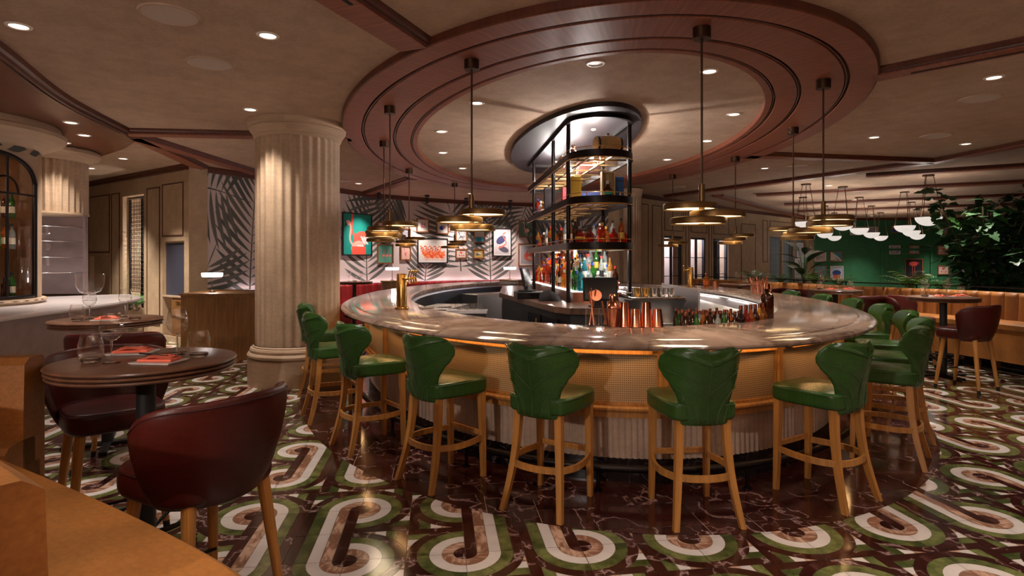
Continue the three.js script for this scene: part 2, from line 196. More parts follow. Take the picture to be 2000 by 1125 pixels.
  dark.forEach((c, n) => {
    let g; if (c.e < 0.9) g = whole[(n * 5 + c.u * 3 | 0) & 7].clone().translate(c.u * T, 0.0015, -c.v * T);
    else { const q = clip([[c.u + GAP, c.v + GAP], [c.u + 1 - GAP, c.v + GAP], [c.u + 1 - GAP, c.v + 1 - GAP], [c.u + GAP, c.v + 1 - GAP]]); if (q.length < 3) return; g = flat(q, r() * 4, r() * 4).translate(0, 0.0015, 0); }
    if (n < 230) part('marble_tile', g, M.redMarble, floor); else rest.push(g);
  });
  part('marble_paving', rest, M.redMarble, floor).userData.kind = 'stuff';
}
// ---------- ceiling ----------
structure('ceiling', box(44, 0.25, 42, 6, CEIL, -13), M.ceiling);
{ // oval wooden ring over the bar: three flat tiers parted by grooves
  const g = structure('trim_oval_ring', null, null);
  const tier = (o0, o1, name) => part(name, ring(RING, [[o0, CEIL + 0.01], [o0, SOFFIT + 0.006], [o0 - 0.006, SOFFIT], [o1 + 0.006, SOFFIT], [o1, SOFFIT + 0.006], [o1, CEIL + 0.01]], 220), M.ceilWood, g);
  tier(0, -0.228, 'ring_tier'); tier(-0.272, -0.648, 'ring_tier'); tier(-0.692, -0.896, 'ring_tier'); tier(-0.93, -1.0, 'ring_lip');
  part('groove_backing', ring(RING, [[-0.02, SOFFIT + 0.06], [-0.98, SOFFIT + 0.06]], 220), M.mould, g);
  for (const o of [-0.25, -0.67, -0.91]) part('groove_bead', ring(RING, [[o, SOFFIT + 0.03], [o, SOFFIT + 0.006], [o - 0.012, SOFFIT + 0.006], [o - 0.012, SOFFIT + 0.03]], 220), M.mould, g);
  part('fascia', ring(RING, [[0.0, SOFFIT + 0.004], [0.012, SOFFIT + 0.012], [0.012, CEIL + 0.01]], 220), M.mould, g);
}
// ---------- wooden beams and trims on the ceiling ----------
function ceilingBeam(pts, w, moulded = 1) {
  const g = structure('trim', null, null); g.name = 'trim_' + (++ceilingBeam.n);
  const P = []; for (let i = 0; i < pts.length; i++) { const a = pts[Math.max(0, i - 1)], b = pts[Math.min(pts.length - 1, i + 1)], p = pts[i]; let tx = b[0] - a[0], td = b[1] - a[1]; if (i > 0 && i < pts.length - 1) { const l1 = Math.hypot(p[0] - a[0], p[1] - a[1]), l2 = Math.hypot(b[0] - p[0], b[1] - p[1]); tx = (p[0] - a[0]) / l1 + (b[0] - p[0]) / l2; td = (p[1] - a[1]) / l1 + (b[1] - p[1]) / l2; } const l = Math.hypot(tx, td); P.push([p[0], p[1], tx / l, td / l]); }
  const h = w / 2;
  part('beam_board', sweepPath(P, closedProf([[-h, CEIL + 0.01], [-h, SOFFIT], [h, SOFFIT], [h, CEIL + 0.01]])), M.ceilWood, g);
  for (const s of [-1, 1]) part('moulding', sweepPath(P, closedProf([[s * h, SOFFIT + 0.014], [s * (h + 0.022), SOFFIT + 0.014], [s * (h + 0.026), SOFFIT + 0.03], [s * (h + 0.05), SOFFIT + 0.04], [s * (h + 0.062), SOFFIT + 0.058], [s * (h + 0.062), CEIL + 0.01], [s * h, CEIL + 0.01]])), M.mould, g);
  return g;
}
ceilingBeam.n = 0;
{
  const b1 = ceilingBeam([[-2.95, -0.6], [-0.83, 4.82]], 0.25);
  part('vent_slot', beamBox([-1.38, SOFFIT - 0.002, -3.2], [-1.1, SOFFIT - 0.002, -3.96], 0.028, 0.006), M.rubber, b1);
  const b2 = ceilingBeam([[3.42, 5.62], [5.9, 3.05]], 0.2);
  part('vent_slot', beamBox([3.66, SOFFIT - 0.002, -5.42], [4.9, SOFFIT - 0.002, -4.13], 0.02, 0.006), M.rubber, b2);
  ceilingBeam([[3.9, 9.85], [7.5, 10.5], [8.1, 6.4], [8.4, 2]], 0.24);
  ceilingBeam([[7.5, 10.5], [4.25, 16.3]], 0.22);
  ceilingBeam([[7.36, 12.3], [12.5, 9.2]], 0.22); ceilingBeam([[6.6, 16.0], [14, 11.8]], 0.22); ceilingBeam([[8.6, 18.7], [17, 14.2]], 0.22); ceilingBeam([[10.3, 21.4], [19, 17]], 0.22);
  ceilingBeam([[5.6, 16.2], [12.3, 24.8]], 0.22);
  ceilingBeam([[-5.4, 8.12], [-2.35, 8.45]], 0.2); ceilingBeam([[-5.4, 8.3], [-6.0, 11.2]], 0.2); ceilingBeam([[-5.42, 8.35], [-5.25, 11.9]], 0.2);
  ceilingBeam([[-2.2, 12.7], [-3.85, 15.5]], 0.2);
}
{ // lowered wooden soffit over the second bar
  const edge = path([[-3.2, 2.2], [-3.75, 3.5], [-4.35, 4.97], [-4.93, 6.4], [-5.33, 8.05]], 24).map(p => [p[0], p[1]]);
  const out = [...edge, [-5.5, 8.5], [-5.97, 9.0], [-6.9, 9.75], [-8.5, 10.4], [-13, 10.4], [-13, 0], [-3, 0]];
  const g = structure('trim_wood_soffit', null, null); part('soffit_board', poly(out, CEIL - SOFFIT + 0.02, SOFFIT - 0.02), M.soffitWood, g);
  const P = path([[-3.2, 2.2], [-3.75, 3.5], [-4.35, 4.97], [-4.93, 6.4], [-5.33, 8.05]], 30);
  part('moulding', sweepPath(P, closedProf([[-0.02, SOFFIT - 0.02], [0.03, SOFFIT - 0.02], [0.035, SOFFIT + 0.01], [0.07, SOFFIT + 0.02], [0.075, CEIL + 0.01], [-0.02, CEIL + 0.01]])), M.mould, g);
}
// ---------- outer shell of the room ----------
const M_shell = S({ color: C(150, 120, 96), map: plasterTex, roughness: 0.9 });
structure('wall_left', box(0.3, CEIL, 42, -13.2, 0, -13), M_shell); structure('wall_behind', box(44, CEIL, 0.3, 6, 0, 5), M_shell); structure('wall_right', box(0.3, CEIL, 42, 26, 0, -13), M_shell); structure('wall_far', box(44, CEIL, 0.3, 6, 0, -31.5), M_shell);

// ---------- curved wall with the palm-leaf wallpaper ----------
const PALM = path([[-6.02, 11.2], [-5.45, 12.4], [-4.72, 14.2], [-3.9, 15.8], [-2.6, 17.1], [-1.0, 18.1], [0.6, 18.7], [2.4, 19.0], [4.0, 19.0]], 90);
const PALML = PALM.reduce((s, p, i) => i ? s + Math.hypot(p[0] - PALM[i - 1][0], p[1] - PALM[i - 1][1]) : 0, 0);
const palmPaper = canvasTex(2048, 512, (c, w, h) => {
  const kx = w / PALML, ky = h / CEIL; c.fillStyle = 'rgb(214,196,190)'; c.fillRect(0, 0, w, h);
  const r = rng(9), tones = ['rgb(96,96,90)', 'rgb(108,106,100)', 'rgb(86,88,84)'];
  // a leaf blade: root, angle, length, width, bend
  const blade = (x, y, a, l, wd, bend) => { const e = a + bend, mx = x + Math.cos(a) * l * 0.5, my = y + Math.sin(a) * l * 0.5, ex = mx + Math.cos(e) * l * 0.55, ey = my + Math.sin(e) * l * 0.55, nx = -Math.sin(a), ny = Math.cos(a); c.fillStyle = tones[r() * 3 | 0]; c.beginPath(); c.moveTo(x, y); c.quadraticCurveTo(mx + nx * wd, my + ny * wd, ex, ey); c.quadraticCurveTo(mx - nx * wd * 0.9, my - ny * wd * 0.9, x, y); c.fill(); };
  // a frond from (s, height) leaning at angle (0 = up), in metres
  const frond = (s, y0, ang, len, n, leaf, spread = 0.75, bendAll = 0) => { let x = s * kx, y = h - y0 * ky, a = ang - PI / 2; const st = len / n; c.strokeStyle = 'rgb(74,74,70)'; for (let i = 0; i < n; i++) { const f = i / n, nx = x + Math.cos(a) * st * kx, ny = y + Math.sin(a) * st * ky; c.lineWidth = 4 * (1 - f) + 1.4; c.beginPath(); c.moveTo(x, y); c.lineTo(nx, ny); c.stroke(); const ll = leaf * (0.45 + 0.75 * Math.sin(PI * (0.18 + f * 0.72))) * ky; const sp = spread + 0.5 * (1 - f); blade(nx, ny, a - sp, ll, 15, 0.3); blade(nx, ny, a + sp, ll, 15, -0.3); x = nx; y = ny; a += bendAll / n; } blade(x, y, a, leaf * 0.6 * ky, 4.5, 0); };
  for (const q of [[1.15, 0.7, 0.03, 2.6, 15, 0.95, 0.68, 0.08], [-0.1, 3.0, 1.6, 0.7, 6, 1.0, 1.15, 0.2], [-0.1, 0.8, 0.4, 0.7, 6, 0.9], [2.2, 3.6, 2.9, 0.8, 6, 0.9], [3.2, 0.5, -0.1, 2.2, 12, 0.9],
    [5.0, 0.85, -0.08, 2.2, 13, 1.0, 0.72, 0.3], [5.95, 3.7, 3.9, 0.9, 8, 1.1, 0.85, -0.5], [8.1, 1.25, -0.05, 1.75, 12, 1.25, 1.05, -0.3], [6.9, 0.9, 0.1, 0.6, 6, 0.8], [9.1, 0.8, -0.04, 2.3, 16, 1.0, 0.7, 0.04], [10.6, 3.75, 3.8, 1.1, 9, 1.1, 0.8, -0.4], [10.9, 0.9, 0.35, 1.9, 12, 0.95, 0.8, 0.3], [12.3, 1.0, -0.1, 2.2, 12, 0.95], [13.1, 3.6, 2.8, 1.2, 8, 0.9]]) frond(...q);
});
{
  const g = sweepPath(PALM, closedProf([[0, 0], [0, CEIL], [-0.2, CEIL], [-0.2, 0]]), 0.9); const p = g.attributes.position, uv = g.attributes.uv;
  for (let i = 0; i < p.count; i++) uv.setXY(i, uv.getX(i) / PALML, cl(p.getY(i) / CEIL, 0.002, 0.998));
  structure('wall_back', g, S({ map: palmPaper, roughness: 0.85 }));
  structure('trim_palm_wall', sweepPath(PALM, closedProf([[-0.05, CEIL], [0.11, CEIL], [0.1, CEIL - 0.03], [0.06, CEIL - 0.05], [0.05, CEIL - 0.09], [0.02, CEIL - 0.11], [-0.05, CEIL - 0.11]])), M.mould);
}
// ---------- panelled cream walls ----------
// panelled wall from a to b, its face on the right hand when walking a -> b; panels of [s0, s1, y0, y1] get raised dark mouldings; holes of [s0, s1, y0, y1]
function panelWall(name, a, b, panels, holes = [], mat = M.creamWall, line = M.creamLine, thick = 0.35) {
  const L = Math.hypot(b[0] - a[0], b[1] - a[1]), g = structure(name, null, null); g.position.copy(V(a[0], 0, a[1])); g.rotation.y = Math.atan2(b[1] - a[1], b[0] - a[0]);
  const sh = new THREE.Shape([[0, 0], [L, 0], [L, CEIL], [0, CEIL]].map(p => new THREE.Vector2(...p))); for (const [s0, s1, y0, y1] of holes) sh.holes.push(new THREE.Path([[s0, y0], [s0, y1], [s1, y1], [s1, y0]].map(p => new THREE.Vector2(...p))));
  const w = new THREE.ExtrudeGeometry(sh, { depth: thick, bevelEnabled: false }); w.translate(0, 0, -thick); part('wall_board', w, mat, g);
  for (const [s0, s1, y0, y1] of panels) { const q = 0.022; part('panel_moulding', [box(s1 - s0, q, 0.014, (s0 + s1) / 2, y0, 0.006), box(s1 - s0, q, 0.014, (s0 + s1) / 2, y1 - q, 0.006), box(q, y1 - y0 - 2 * q, 0.014, s0 + q / 2, y0 + q, 0.006), box(q, y1 - y0 - 2 * q, 0.014, s1 - q / 2, y0 + q, 0.006)], line, g); part('panel_field', box(s1 - s0 - 0.05, y1 - y0 - 0.05, 0.01, (s0 + s1) / 2, y0 + 0.025, 0.001), mat, g); }
  part('crown_moulding', [box(L, 0.1, 0.05, L / 2, CEIL - 0.1, 0.025), box(L, 0.05, 0.1, L / 2, CEIL - 0.05, 0.05)], M.mould, g);
  part('skirting', box(L, 0.12, 0.02, L / 2, 0, 0.01), mat, g);
  return g;
}
// left wall with lattice window, from far left to the palm wall
const leftWall = panelWall('wall_lattice', [-9.95, 13.7], [-6.1, 11.0], [[0.05, 1.2, 1.75, 3.05], [1.3, 1.72, 0.3, 3.05], [3.0, 3.56, 0.3, 3.05], [3.66, 4.5, 2.05, 3.08], [1.85, 2.85, 0.1, 0.36]], [[0.1, 1.2, 0.0, 1.68], [1.85, 2.85, 0.42, 2.95], [3.66, 4.52, 0.0, 1.96]]);
// right of the tower: cream panels and dark-framed doors
const rightWallA = panelWall('wall_panelled', [2.75, 15.4], [7.75, 20.7], [[0.5, 1.45, 0.3, 3.15], [1.65, 2.2, 0.3, 3.15], [2.35, 3.5, 2.45, 3.1], [3.65, 3.85, 0.3, 3.1], [4.0, 5.1, 2.45, 3.1], [5.25, 5.45, 0.3, 3.1], [5.6, 6.8, 2.45, 3.1]], [[2.35, 3.5, 0, 2.3], [4.0, 5.1, 0, 2.3], [5.6, 6.8, 0, 2.3]]);
const rightWallB = panelWall('wall_panelled', [7.75, 20.7], [13.0, 25.5], [[0.5, 1.6, 0.3, 2.9], [2.2, 2.6, 1.5, 3.1], [2.8, 6.6, 2.7, 3.1]], [[2.8, 6.6, 0.6, 2.55]]);
const M_greenWall = S({ color: C(52, 120, 78), map: plasterTex, roughness: 0.6 });
const greenWall = panelWall('wall_green', [13.0, 25.5], [25.5, 24.4], [[0.15, 2.5, 0.3, 2.0], [2.75, 4.85, 2.15, 3.1], [0.15, 2.5, 2.15, 3.1], [5.1, 8.4, 0.3, 3.1], [8.7, 12.2, 0.3, 3.1]], [], M_greenWall, M_greenWall);
part('door_frame', [box(2.1, 0.1, 0.06, 3.8, 1.98, 0.03), box(0.1, 1.98, 0.06, 2.8, 0, 0.03), box(0.1, 1.98, 0.06, 4.8, 0, 0.03)], M_greenWall, greenWall); part('door_leaf', [box(1.86, 1.95, 0.03, 3.8, 0, 0.015), box(1.4, 0.03, 0.02, 3.8, 1.7, 0.035), box(0.03, 1.4, 0.02, 3.1, 0.3, 0.035), box(0.03, 1.4, 0.02, 4.5, 0.3, 0.035)], M_greenWall, greenWall);
structure('trim_picture_rail', [box(12.4, 0.06, 0.04, 0, 2.5, 0)], M_greenWall).position.copy(V(19.2, 0, 24.9)); scene.children[scene.children.length - 1].rotation.y = Math.atan2(-1.1, 12.5);

// ================= THE OVAL BAR =================
const HATCH0 = 1.94, HATCH1 = TAU + 1.5; // the counter is open between these two on the far side
// arc-length table so that posts and panels are evenly spaced
const arcT = (() => { const n = 2000, a = [0]; for (let i = 1; i <= n; i++) { const p = BAR((i - 1) / n * TAU), q = BAR(i / n * TAU); a.push(a[i - 1] + Math.hypot(p[0] - q[0], p[1] - q[1])); } const L = a[n]; return { L, at: s => { s = ((s % L) + L) % L; let lo = 0, hi = n; while (hi - lo > 1) { const m = (lo + hi) >> 1; if (a[m] <= s) lo = m; else hi = m; } return (lo + (s - a[lo]) / (a[hi] - a[lo])) / n * TAU; }, of: t => a[Math.round((((t % TAU) + TAU) % TAU) / TAU * n)] }; })();
{
  const top = solo('bar_countertop', ring(BAR, closedProf([[-0.905, 0.998], [-0.905, 1.052], [-0.895, 1.06], [-0.172, 1.06], [-0.16, 1.056], [-0.15, 1.05], [-0.07, 1.045], [-0.03, 1.036], [-0.008, 1.024], [0, 1.012], [-0.01, 1.0], [-0.03, 0.994], [-0.06, 0.99]]), 260, HATCH0, HATCH1, 0.45), M.counter, 'brown veined marble oval bar countertop with thick rounded edge', 'countertop');
  const b = thing('bar_counter', 'oval bar front of woven cane panels over white ribbed base with black footrail', 'bar');
  const N = 26, s0 = arcT.of(-1.255), step = arcT.L / N;
  part('core', ring(BAR, [[-0.37, 0.18], [-0.37, 0.985], [-0.86, 0.985], [-0.86, 0.02], [-0.4, 0.02], [-0.4, 0.18], [-0.37, 0.18]], 220, HATCH0, HATCH1), M.black, b);
  part('bottom_rail', ring(BAR, closedProf([[-0.27, 0.525], [-0.262, 0.535], [-0.262, 0.548], [-0.275, 0.562], [-0.34, 0.562], [-0.34, 0.515], [-0.285, 0.515]]), 220, HATCH0, HATCH1), M.oak, b);
  part('lower_rail_board', ring(BAR, [[-0.3, 0.515], [-0.3, 0.475], [-0.34, 0.475]], 220, HATCH0, HATCH1), M.oak, b);
  for (let i = 0; i < N; i++) {
    const a = arcT.at(s0 + step * i), e0 = arcT.at(s0 + step * i + 0.04), e1 = arcT.at(s0 + step * (i + 1) - 0.04); const f1 = e1 < e0 ? e1 + TAU : e1;
    if (a > 1.42 && a < 2.0) continue;
    const p = BAR(a, -0.3); const post = part('panel_post', box(0.062, 0.43, 0.05, 0, 0.56, 0, 0.008), M.oak, b); post.position.set(p[0], 0, -p[1]); post.rotation.y = Math.atan2(p[2], -p[3]);
    const pan = part('cane_panel', ring(BAR, [[-0.305, 0.575], [-0.305, 0.965]], 14, e0, f1, 0), M.cane, b); const uv = pan.geometry.attributes.uv; // metres
    part('panel_frame_bottom', ring(BAR, closedProf([[-0.284, 0.563], [-0.284, 0.582], [-0.31, 0.582], [-0.31, 0.563]]), 14, e0, f1), M.oak, pan); part('panel_frame_top', ring(BAR, closedProf([[-0.284, 0.922], [-0.284, 0.94], [-0.31, 0.94], [-0.31, 0.922]]), 14, e0, f1), M.oak, pan);
    for (const t of [e0, f1]) { const q = BAR(t, -0.297); part('panel_frame_side', box(0.018, 0.41, 0.024, 0, 0.565, 0, 0.006).applyMatrix4(new THREE.Matrix4().makeRotationY(Math.atan2(q[2], -q[3])).setPosition(q[0], 0, -q[1])), M.oak, pan); }
    part('top_rail', ring(BAR, closedProf([[-0.242, 0.936], [-0.242, 0.978], [-0.3, 0.978], [-0.3, 0.936]]), 12, arcT.at(s0 + step * i + 0.1), (() => { const q = arcT.at(s0 + step * (i + 1) - 0.1); return q < arcT.at(s0 + step * i + 0.1) ? q + TAU : q; })()), M.oak, b);
    const hk = BAR(a, -0.262); const hook = part('bag_hook', [tube([[0, 0.985, 0], [0, 0.955, 0.01], [0, 0.945, 0.03], [0, 0.96, 0.045]], 0.0045, 12, 6), tube([[0.03, 0.985, 0], [0.03, 0.955, 0.01], [0.03, 0.945, 0.03], [0.03, 0.96, 0.045]], 0.0045, 12, 6), box(0.06, 0.012, 0.02, 0.015, 0.982, 0)], M.blackMetal, b); hook.position.set(hk[0], 0, -hk[1]); hook.rotation.y = Math.atan2(hk[2], -hk[3]);
  }
  { // white ribbed base: one continuous run of upright flutes
    const seg = 1560, prof = [[0.175], [0.475]], pos = [], idx = []; for (let i = 0; i <= seg; i++) { const t = HATCH0 + (HATCH1 - HATCH0) * i / seg, k = i % 4; const p = BAR(t, -0.335 + (k === 0 ? -0.012 : k === 2 ? 0.003 : 0)); for (const q of prof) pos.push(p[0], q[0], -p[1]); } for (let i = 0; i < seg; i++) { const a = i * 2; idx.push(a, a + 2, a + 1, a + 1, a + 2, a + 3); }
    const g = new THREE.BufferGeometry(); g.setAttribute('position', new THREE.Float32BufferAttribute(pos, 3)); g.setAttribute('uv', new THREE.Float32BufferAttribute(pos.flatMap((_, i) => i % 3 === 0 ? [pos[i] + pos[i + 2], pos[i + 1]] : []), 2)); g.setIndex(idx); g.computeVertexNormals(); part('ribbed_base', g, M.flute, b);
  }
  part('marble_plinth', ring(BAR, [[-0.345, 0.0], [-0.345, 0.175], [-0.4, 0.178]], 220, HATCH0, HATCH1), M.blackMarble, b);
  part('footrail', ring(BAR, closedProf([...Array(10)].map((_, k) => [-0.15 + 0.026 * Math.cos(k / 10 * TAU), 0.165 + 0.026 * Math.sin(k / 10 * TAU)])), 220, HATCH0, HATCH1, 1), M.blackMetal, b);
  for (let i = 0; i < N; i++) { const p = BAR(arcT.at(s0 + step * (i + 0.55)), -0.15); const q = part('footrail_post', [cyl(0.013, 0.013, 0.145, 0, 0, 0, 10), cyl(0.03, 0.03, 0.008, 0, 0, 0, 14)], M.blackMetal, b); q.position.set(p[0], 0.0015, -p[1]); }
  // warm light strips under the counter edge
  const strip = part('under_counter_light_strip', ring(BAR, closedProf([[-0.205, 0.984], [-0.205, 0.989], [-0.22, 0.989], [-0.22, 0.984]]), 220, HATCH0, HATCH1), glow(255, 176, 96, 1.6), b);
  for (let i = 0; i < N; i++) { const t = arcT.at(s0 + step * (i + 0.5)), p = BAR(t, -0.2125), q = BAR(t, -0.3); if (p[1] > 9.5) continue; const l = areaLamp(p[0], 0.981, p[1], q[0], 0.6, q[1], 0.9, 0.015, 20, C(255, 196, 130), 'under_counter_light'); }
}
{ // wooden end posts of the counter at the hatch
  for (const [t, l] of [[HATCH0 - 0.05, 'oak end post of the bar counter at the open hatch, carrying a lamp'], [HATCH1 + 0.05, 'oak end post of the bar counter hidden behind the shelf tower']]) { const p = BAR(t, -0.45), o = thing('counter_end_post', l, 'post', p[0], 0, p[1], Math.atan2(p[2], -p[3])); part('post_body', box(0.3, 1.07, 0.95, 0, 0, 0, 0.01), M.hostOak, o); part('cap', box(0.32, 0.02, 0.97, 0, 1.07, 0, 0.006), M.hostOak, o); }
}
// ---------- work wells inside the bar ----------
{
  const well = thing('bar_skirt', 'stainless steel inner face and speed rail running round inside the bar', 'bar fitting');
  part('steel_skirt', ring(BAR, [[-0.93, 0.0], [-0.93, 0.93], [-0.905, 0.99]], 220, HATCH0, HATCH1), M.steel, well);
  part('drip_ledge', ring(BAR, closedProf([[-0.905, 1.02], [-0.905, 1.035], [-0.985, 1.035], [-0.985, 1.02]]), 220, -2.6, 0.35), M.steel, well);
  part('studded_mat', [...Array(150)].map((_, i) => { const p = BAR(-2.45 + i * 0.0118, -0.945); return new THREE.SphereGeometry(0.008, 6, 4).translate(p[0], 1.038, -p[1]); }), M.chrome, well).userData.kind = 'stuff';
  part('dark_back_panel', ring(BAR, [[-0.94, 0.35], [-0.94, 0.96]], 90, 1.75, 3.6), M.black, well);
  part('inner_light_strip', ring(BAR, closedProf([[-0.912, 0.975], [-0.912, 0.982], [-0.925, 0.982], [-0.925, 0.975]]), 120, -1.3, 1.2), glow(255, 240, 228, 1.6), well);
  for (let i = 0; i < 9; i++) { const t = -1.15 + i * 0.26, p = BAR(t, -0.97), q = BAR(t, -1.0); areaLamp(p[0], 0.97, p[1], q[0], 0, q[1], 0.9, 0.03, 12, NEUTRAL, 'inner_counter_light'); }
  const paving = poly([...Array(60)].map((_, i) => { const p = BAR(i / 60 * TAU, -0.9); return [p[0], p[1]]; }), 0.012, 0.003); solo('bar_floor_mat', paving, M.rubber, 'black rubber floor mat inside the oval bar', 'mat');
  // refrigerators under the far counter
  const fr = (x, d, turn, w, h, label) => { const o = thing('under_counter_fridge', label, 'refrigerator', x, 0.015, d, turn); part('body', box(w, h, 0.55, 0, 0, 0, 0.01), M.steel, o); for (const s of [-0.25, 0.25]) { const dr = part('door', box(w * 0.47, h - 0.14, 0.03, s * w, 0.1, 0.29, 0.006), M.steel, o); part('handle', box(0.03, h * 0.5, 0.03, s * w + w * 0.2 * -Math.sign(s), 0.3, 0.32, 0.008), M.chrome, dr); } return o; };
  fr(-0.4, 12.8, 0.75,  1.5, 0.86, 'long steel refrigerator under the far curve of the bar'); fr(0.7, 13.5, 0.28, 0.95, 0.9, 'single steel refrigerator beside the wooden bar hatch');
  fr(-1.15, 9.4, 1.35, 1.0, 0.84, 'steel ice well unit behind the brass beer tower');
  const sink = thing('sink_station', 'sloping stainless steel sink station beneath the far counter', 'sink', 2.98, 0.015, 9.6, 1.52); part('basin', [box(2.6, 0.04, 0.6, 0, 0.83, 0, 0.01), box(2.6, 0.3, 0.03, 0, 0.85, -0.3, 0.005), box(2.6, 0.8, 0.02, 0, 0, 0.29), box(0.02, 0.8, 0.55, -1.28, 0, 0), box(0.02, 0.8, 0.55, 1.28, 0, 0)], M.steel, sink); part('drawer_front', box(0.9, 0.36, 0.025, 0.5, 0.4, 0.315, 0.02), M.steel, sink); part('tap', tube([[0.2, 0.87, -0.2], [0.2, 1.05, -0.2], [0.2, 1.1, -0.1], [0.2, 1.02, -0.04]], 0.012, 20, 8), M.chrome, sink);
  const stn = thing('cocktail_station', 'steel cocktail station with tapered ice bin beside the checkout screen', 'bar fitting', 1.42, 0.015, 6.1, 0.1); part('body', [box(0.5, 0.95, 0.46, 0, 0, 0, 0.01)], M.steel, stn); part('ice_bin', new THREE.CylinderGeometry(0.44, 0.26, 0.24, 4, 1).rotateY(PI / 4).scale(0.95, 1, 0.7).translate(0, 1.06, 0.0), M.steel, stn); part('rim', box(0.56, 0.03, 0.46, 0, 1.18, 0.0, 0.01), M.chrome, stn);
  for (let i = 0; i < 9; i++) { const c = solo('steel_cup', lathe([[0.028, 0], [0.038, 0.085], [0.035, 0.085], [0.026, 0.004], [0, 0.004]], 16), i < 2 ? M.brass : M.chrome, i < 2 ? `${['first', 'second'][i]} brass cup of the row on the ice bin rim` : `steel cup, ${['first', 'second', 'third', 'fourth', 'fifth', 'sixth', 'seventh'][i - 2]} after the brass cups on the ice bin`, 'cup', 'cups on the ice bin rim'); c.position.copy(V(1.25 + (i % 5) * 0.085, 1.226, 5.98 + Math.floor(i / 5) * 0.1)); }
}
// ---------- back-bar island under the tower ----------
const ISLE = [[0.02, 8.45], [0.46, 6.75], [0.62, 6.52], [1.5, 6.42], [1.95, 6.9], [2.05, 9.6], [1.75, 12.0], [-0.25, 12.1], [-0.25, 9.6]];
{
  const o = thing('back_bar_island', 'dark cabinet island with brown stone worktop in the middle of the bar', 'island');
  const inset = k => ISLE.map(p => [0.85 + (p[0] - 0.85) * k, 9.2 + (p[1] - 9.2) * k]);
  part('cabinet', poly(inset(0.95), 0.97, 0.015), M.black, o); part('worktop', poly(ISLE, 0.075, 0.985, 0.006), S({ color: C(150, 118, 96), map: counterTex, roughness: 0.28 }), o);
  for (const [x, d] of [[0.2, 7.9], [0.36, 7.25]]) { const dr = part('door', beamBox([x - 0.012, 0.6, -d], [x + 0.13, 0.6, -(d - 0.52)], 0.02, 0.62), M.blackGloss, o); part('handle', beamBox([x + 0.07, 0.86, -(d - 0.46)], [x + 0.07, 0.66, -(d - 0.46)], 0.016, 0.016), M.brass, dr); }
}
// stepped bottle display with lit front edge
const DISPLAY = [[[0.76, 7.5], [0.34, 10.9]], [[0.86, 7.62], [0.46, 10.9]], [[0.97, 7.74], [0.58, 10.9]]], STEPY = [1.2, 1.31, 1.42];
{
  const o = thing('bottle_step_display', 'stepped wooden bottle display with glowing white front edge on the island', 'shelf');
  const shapes = [[[0.74, 7.42], [1.4, 7.42], [1.2, 11.0], [0.3, 11.0]], [[0.84, 7.54], [1.34, 7.54], [1.14, 11.0], [0.42, 11.0]], [[0.95, 7.66], [1.28, 7.66], [1.08, 11.0], [0.54, 11.0]]];
  shapes.forEach((s, i) => { part('step', poly(s, STEPY[i] - (i ? STEPY[i - 1] : 1.06) - 0.014, i ? STEPY[i - 1] : 1.06), wood(150, 86, 54, 0.4), o); const [a, b, c, d] = s; part('light_edge', poly([[a[0] - 0.008, a[1] - 0.008], [b[0] + 0.008, b[1] - 0.008], c, [d[0] - 0.008, d[1]]], 0.014, STEPY[i] - 0.014), glow(255, 240, 226, 1.5), o); });
  for (let k = 0; k < 3; k++) { areaLamp(0.82 - k * 0.16, 1.45, 7.8 + k * 1.2, 0.4, 1.7, 7.6 + k * 1.2, 0.05, 0.9, 5, NEUTRAL, 'bottle_display_light'); }
  pointLamp(1.05, 1.235, 7.34, 0.25, NEUTRAL, 2, 'bottle_display_light'); 
}
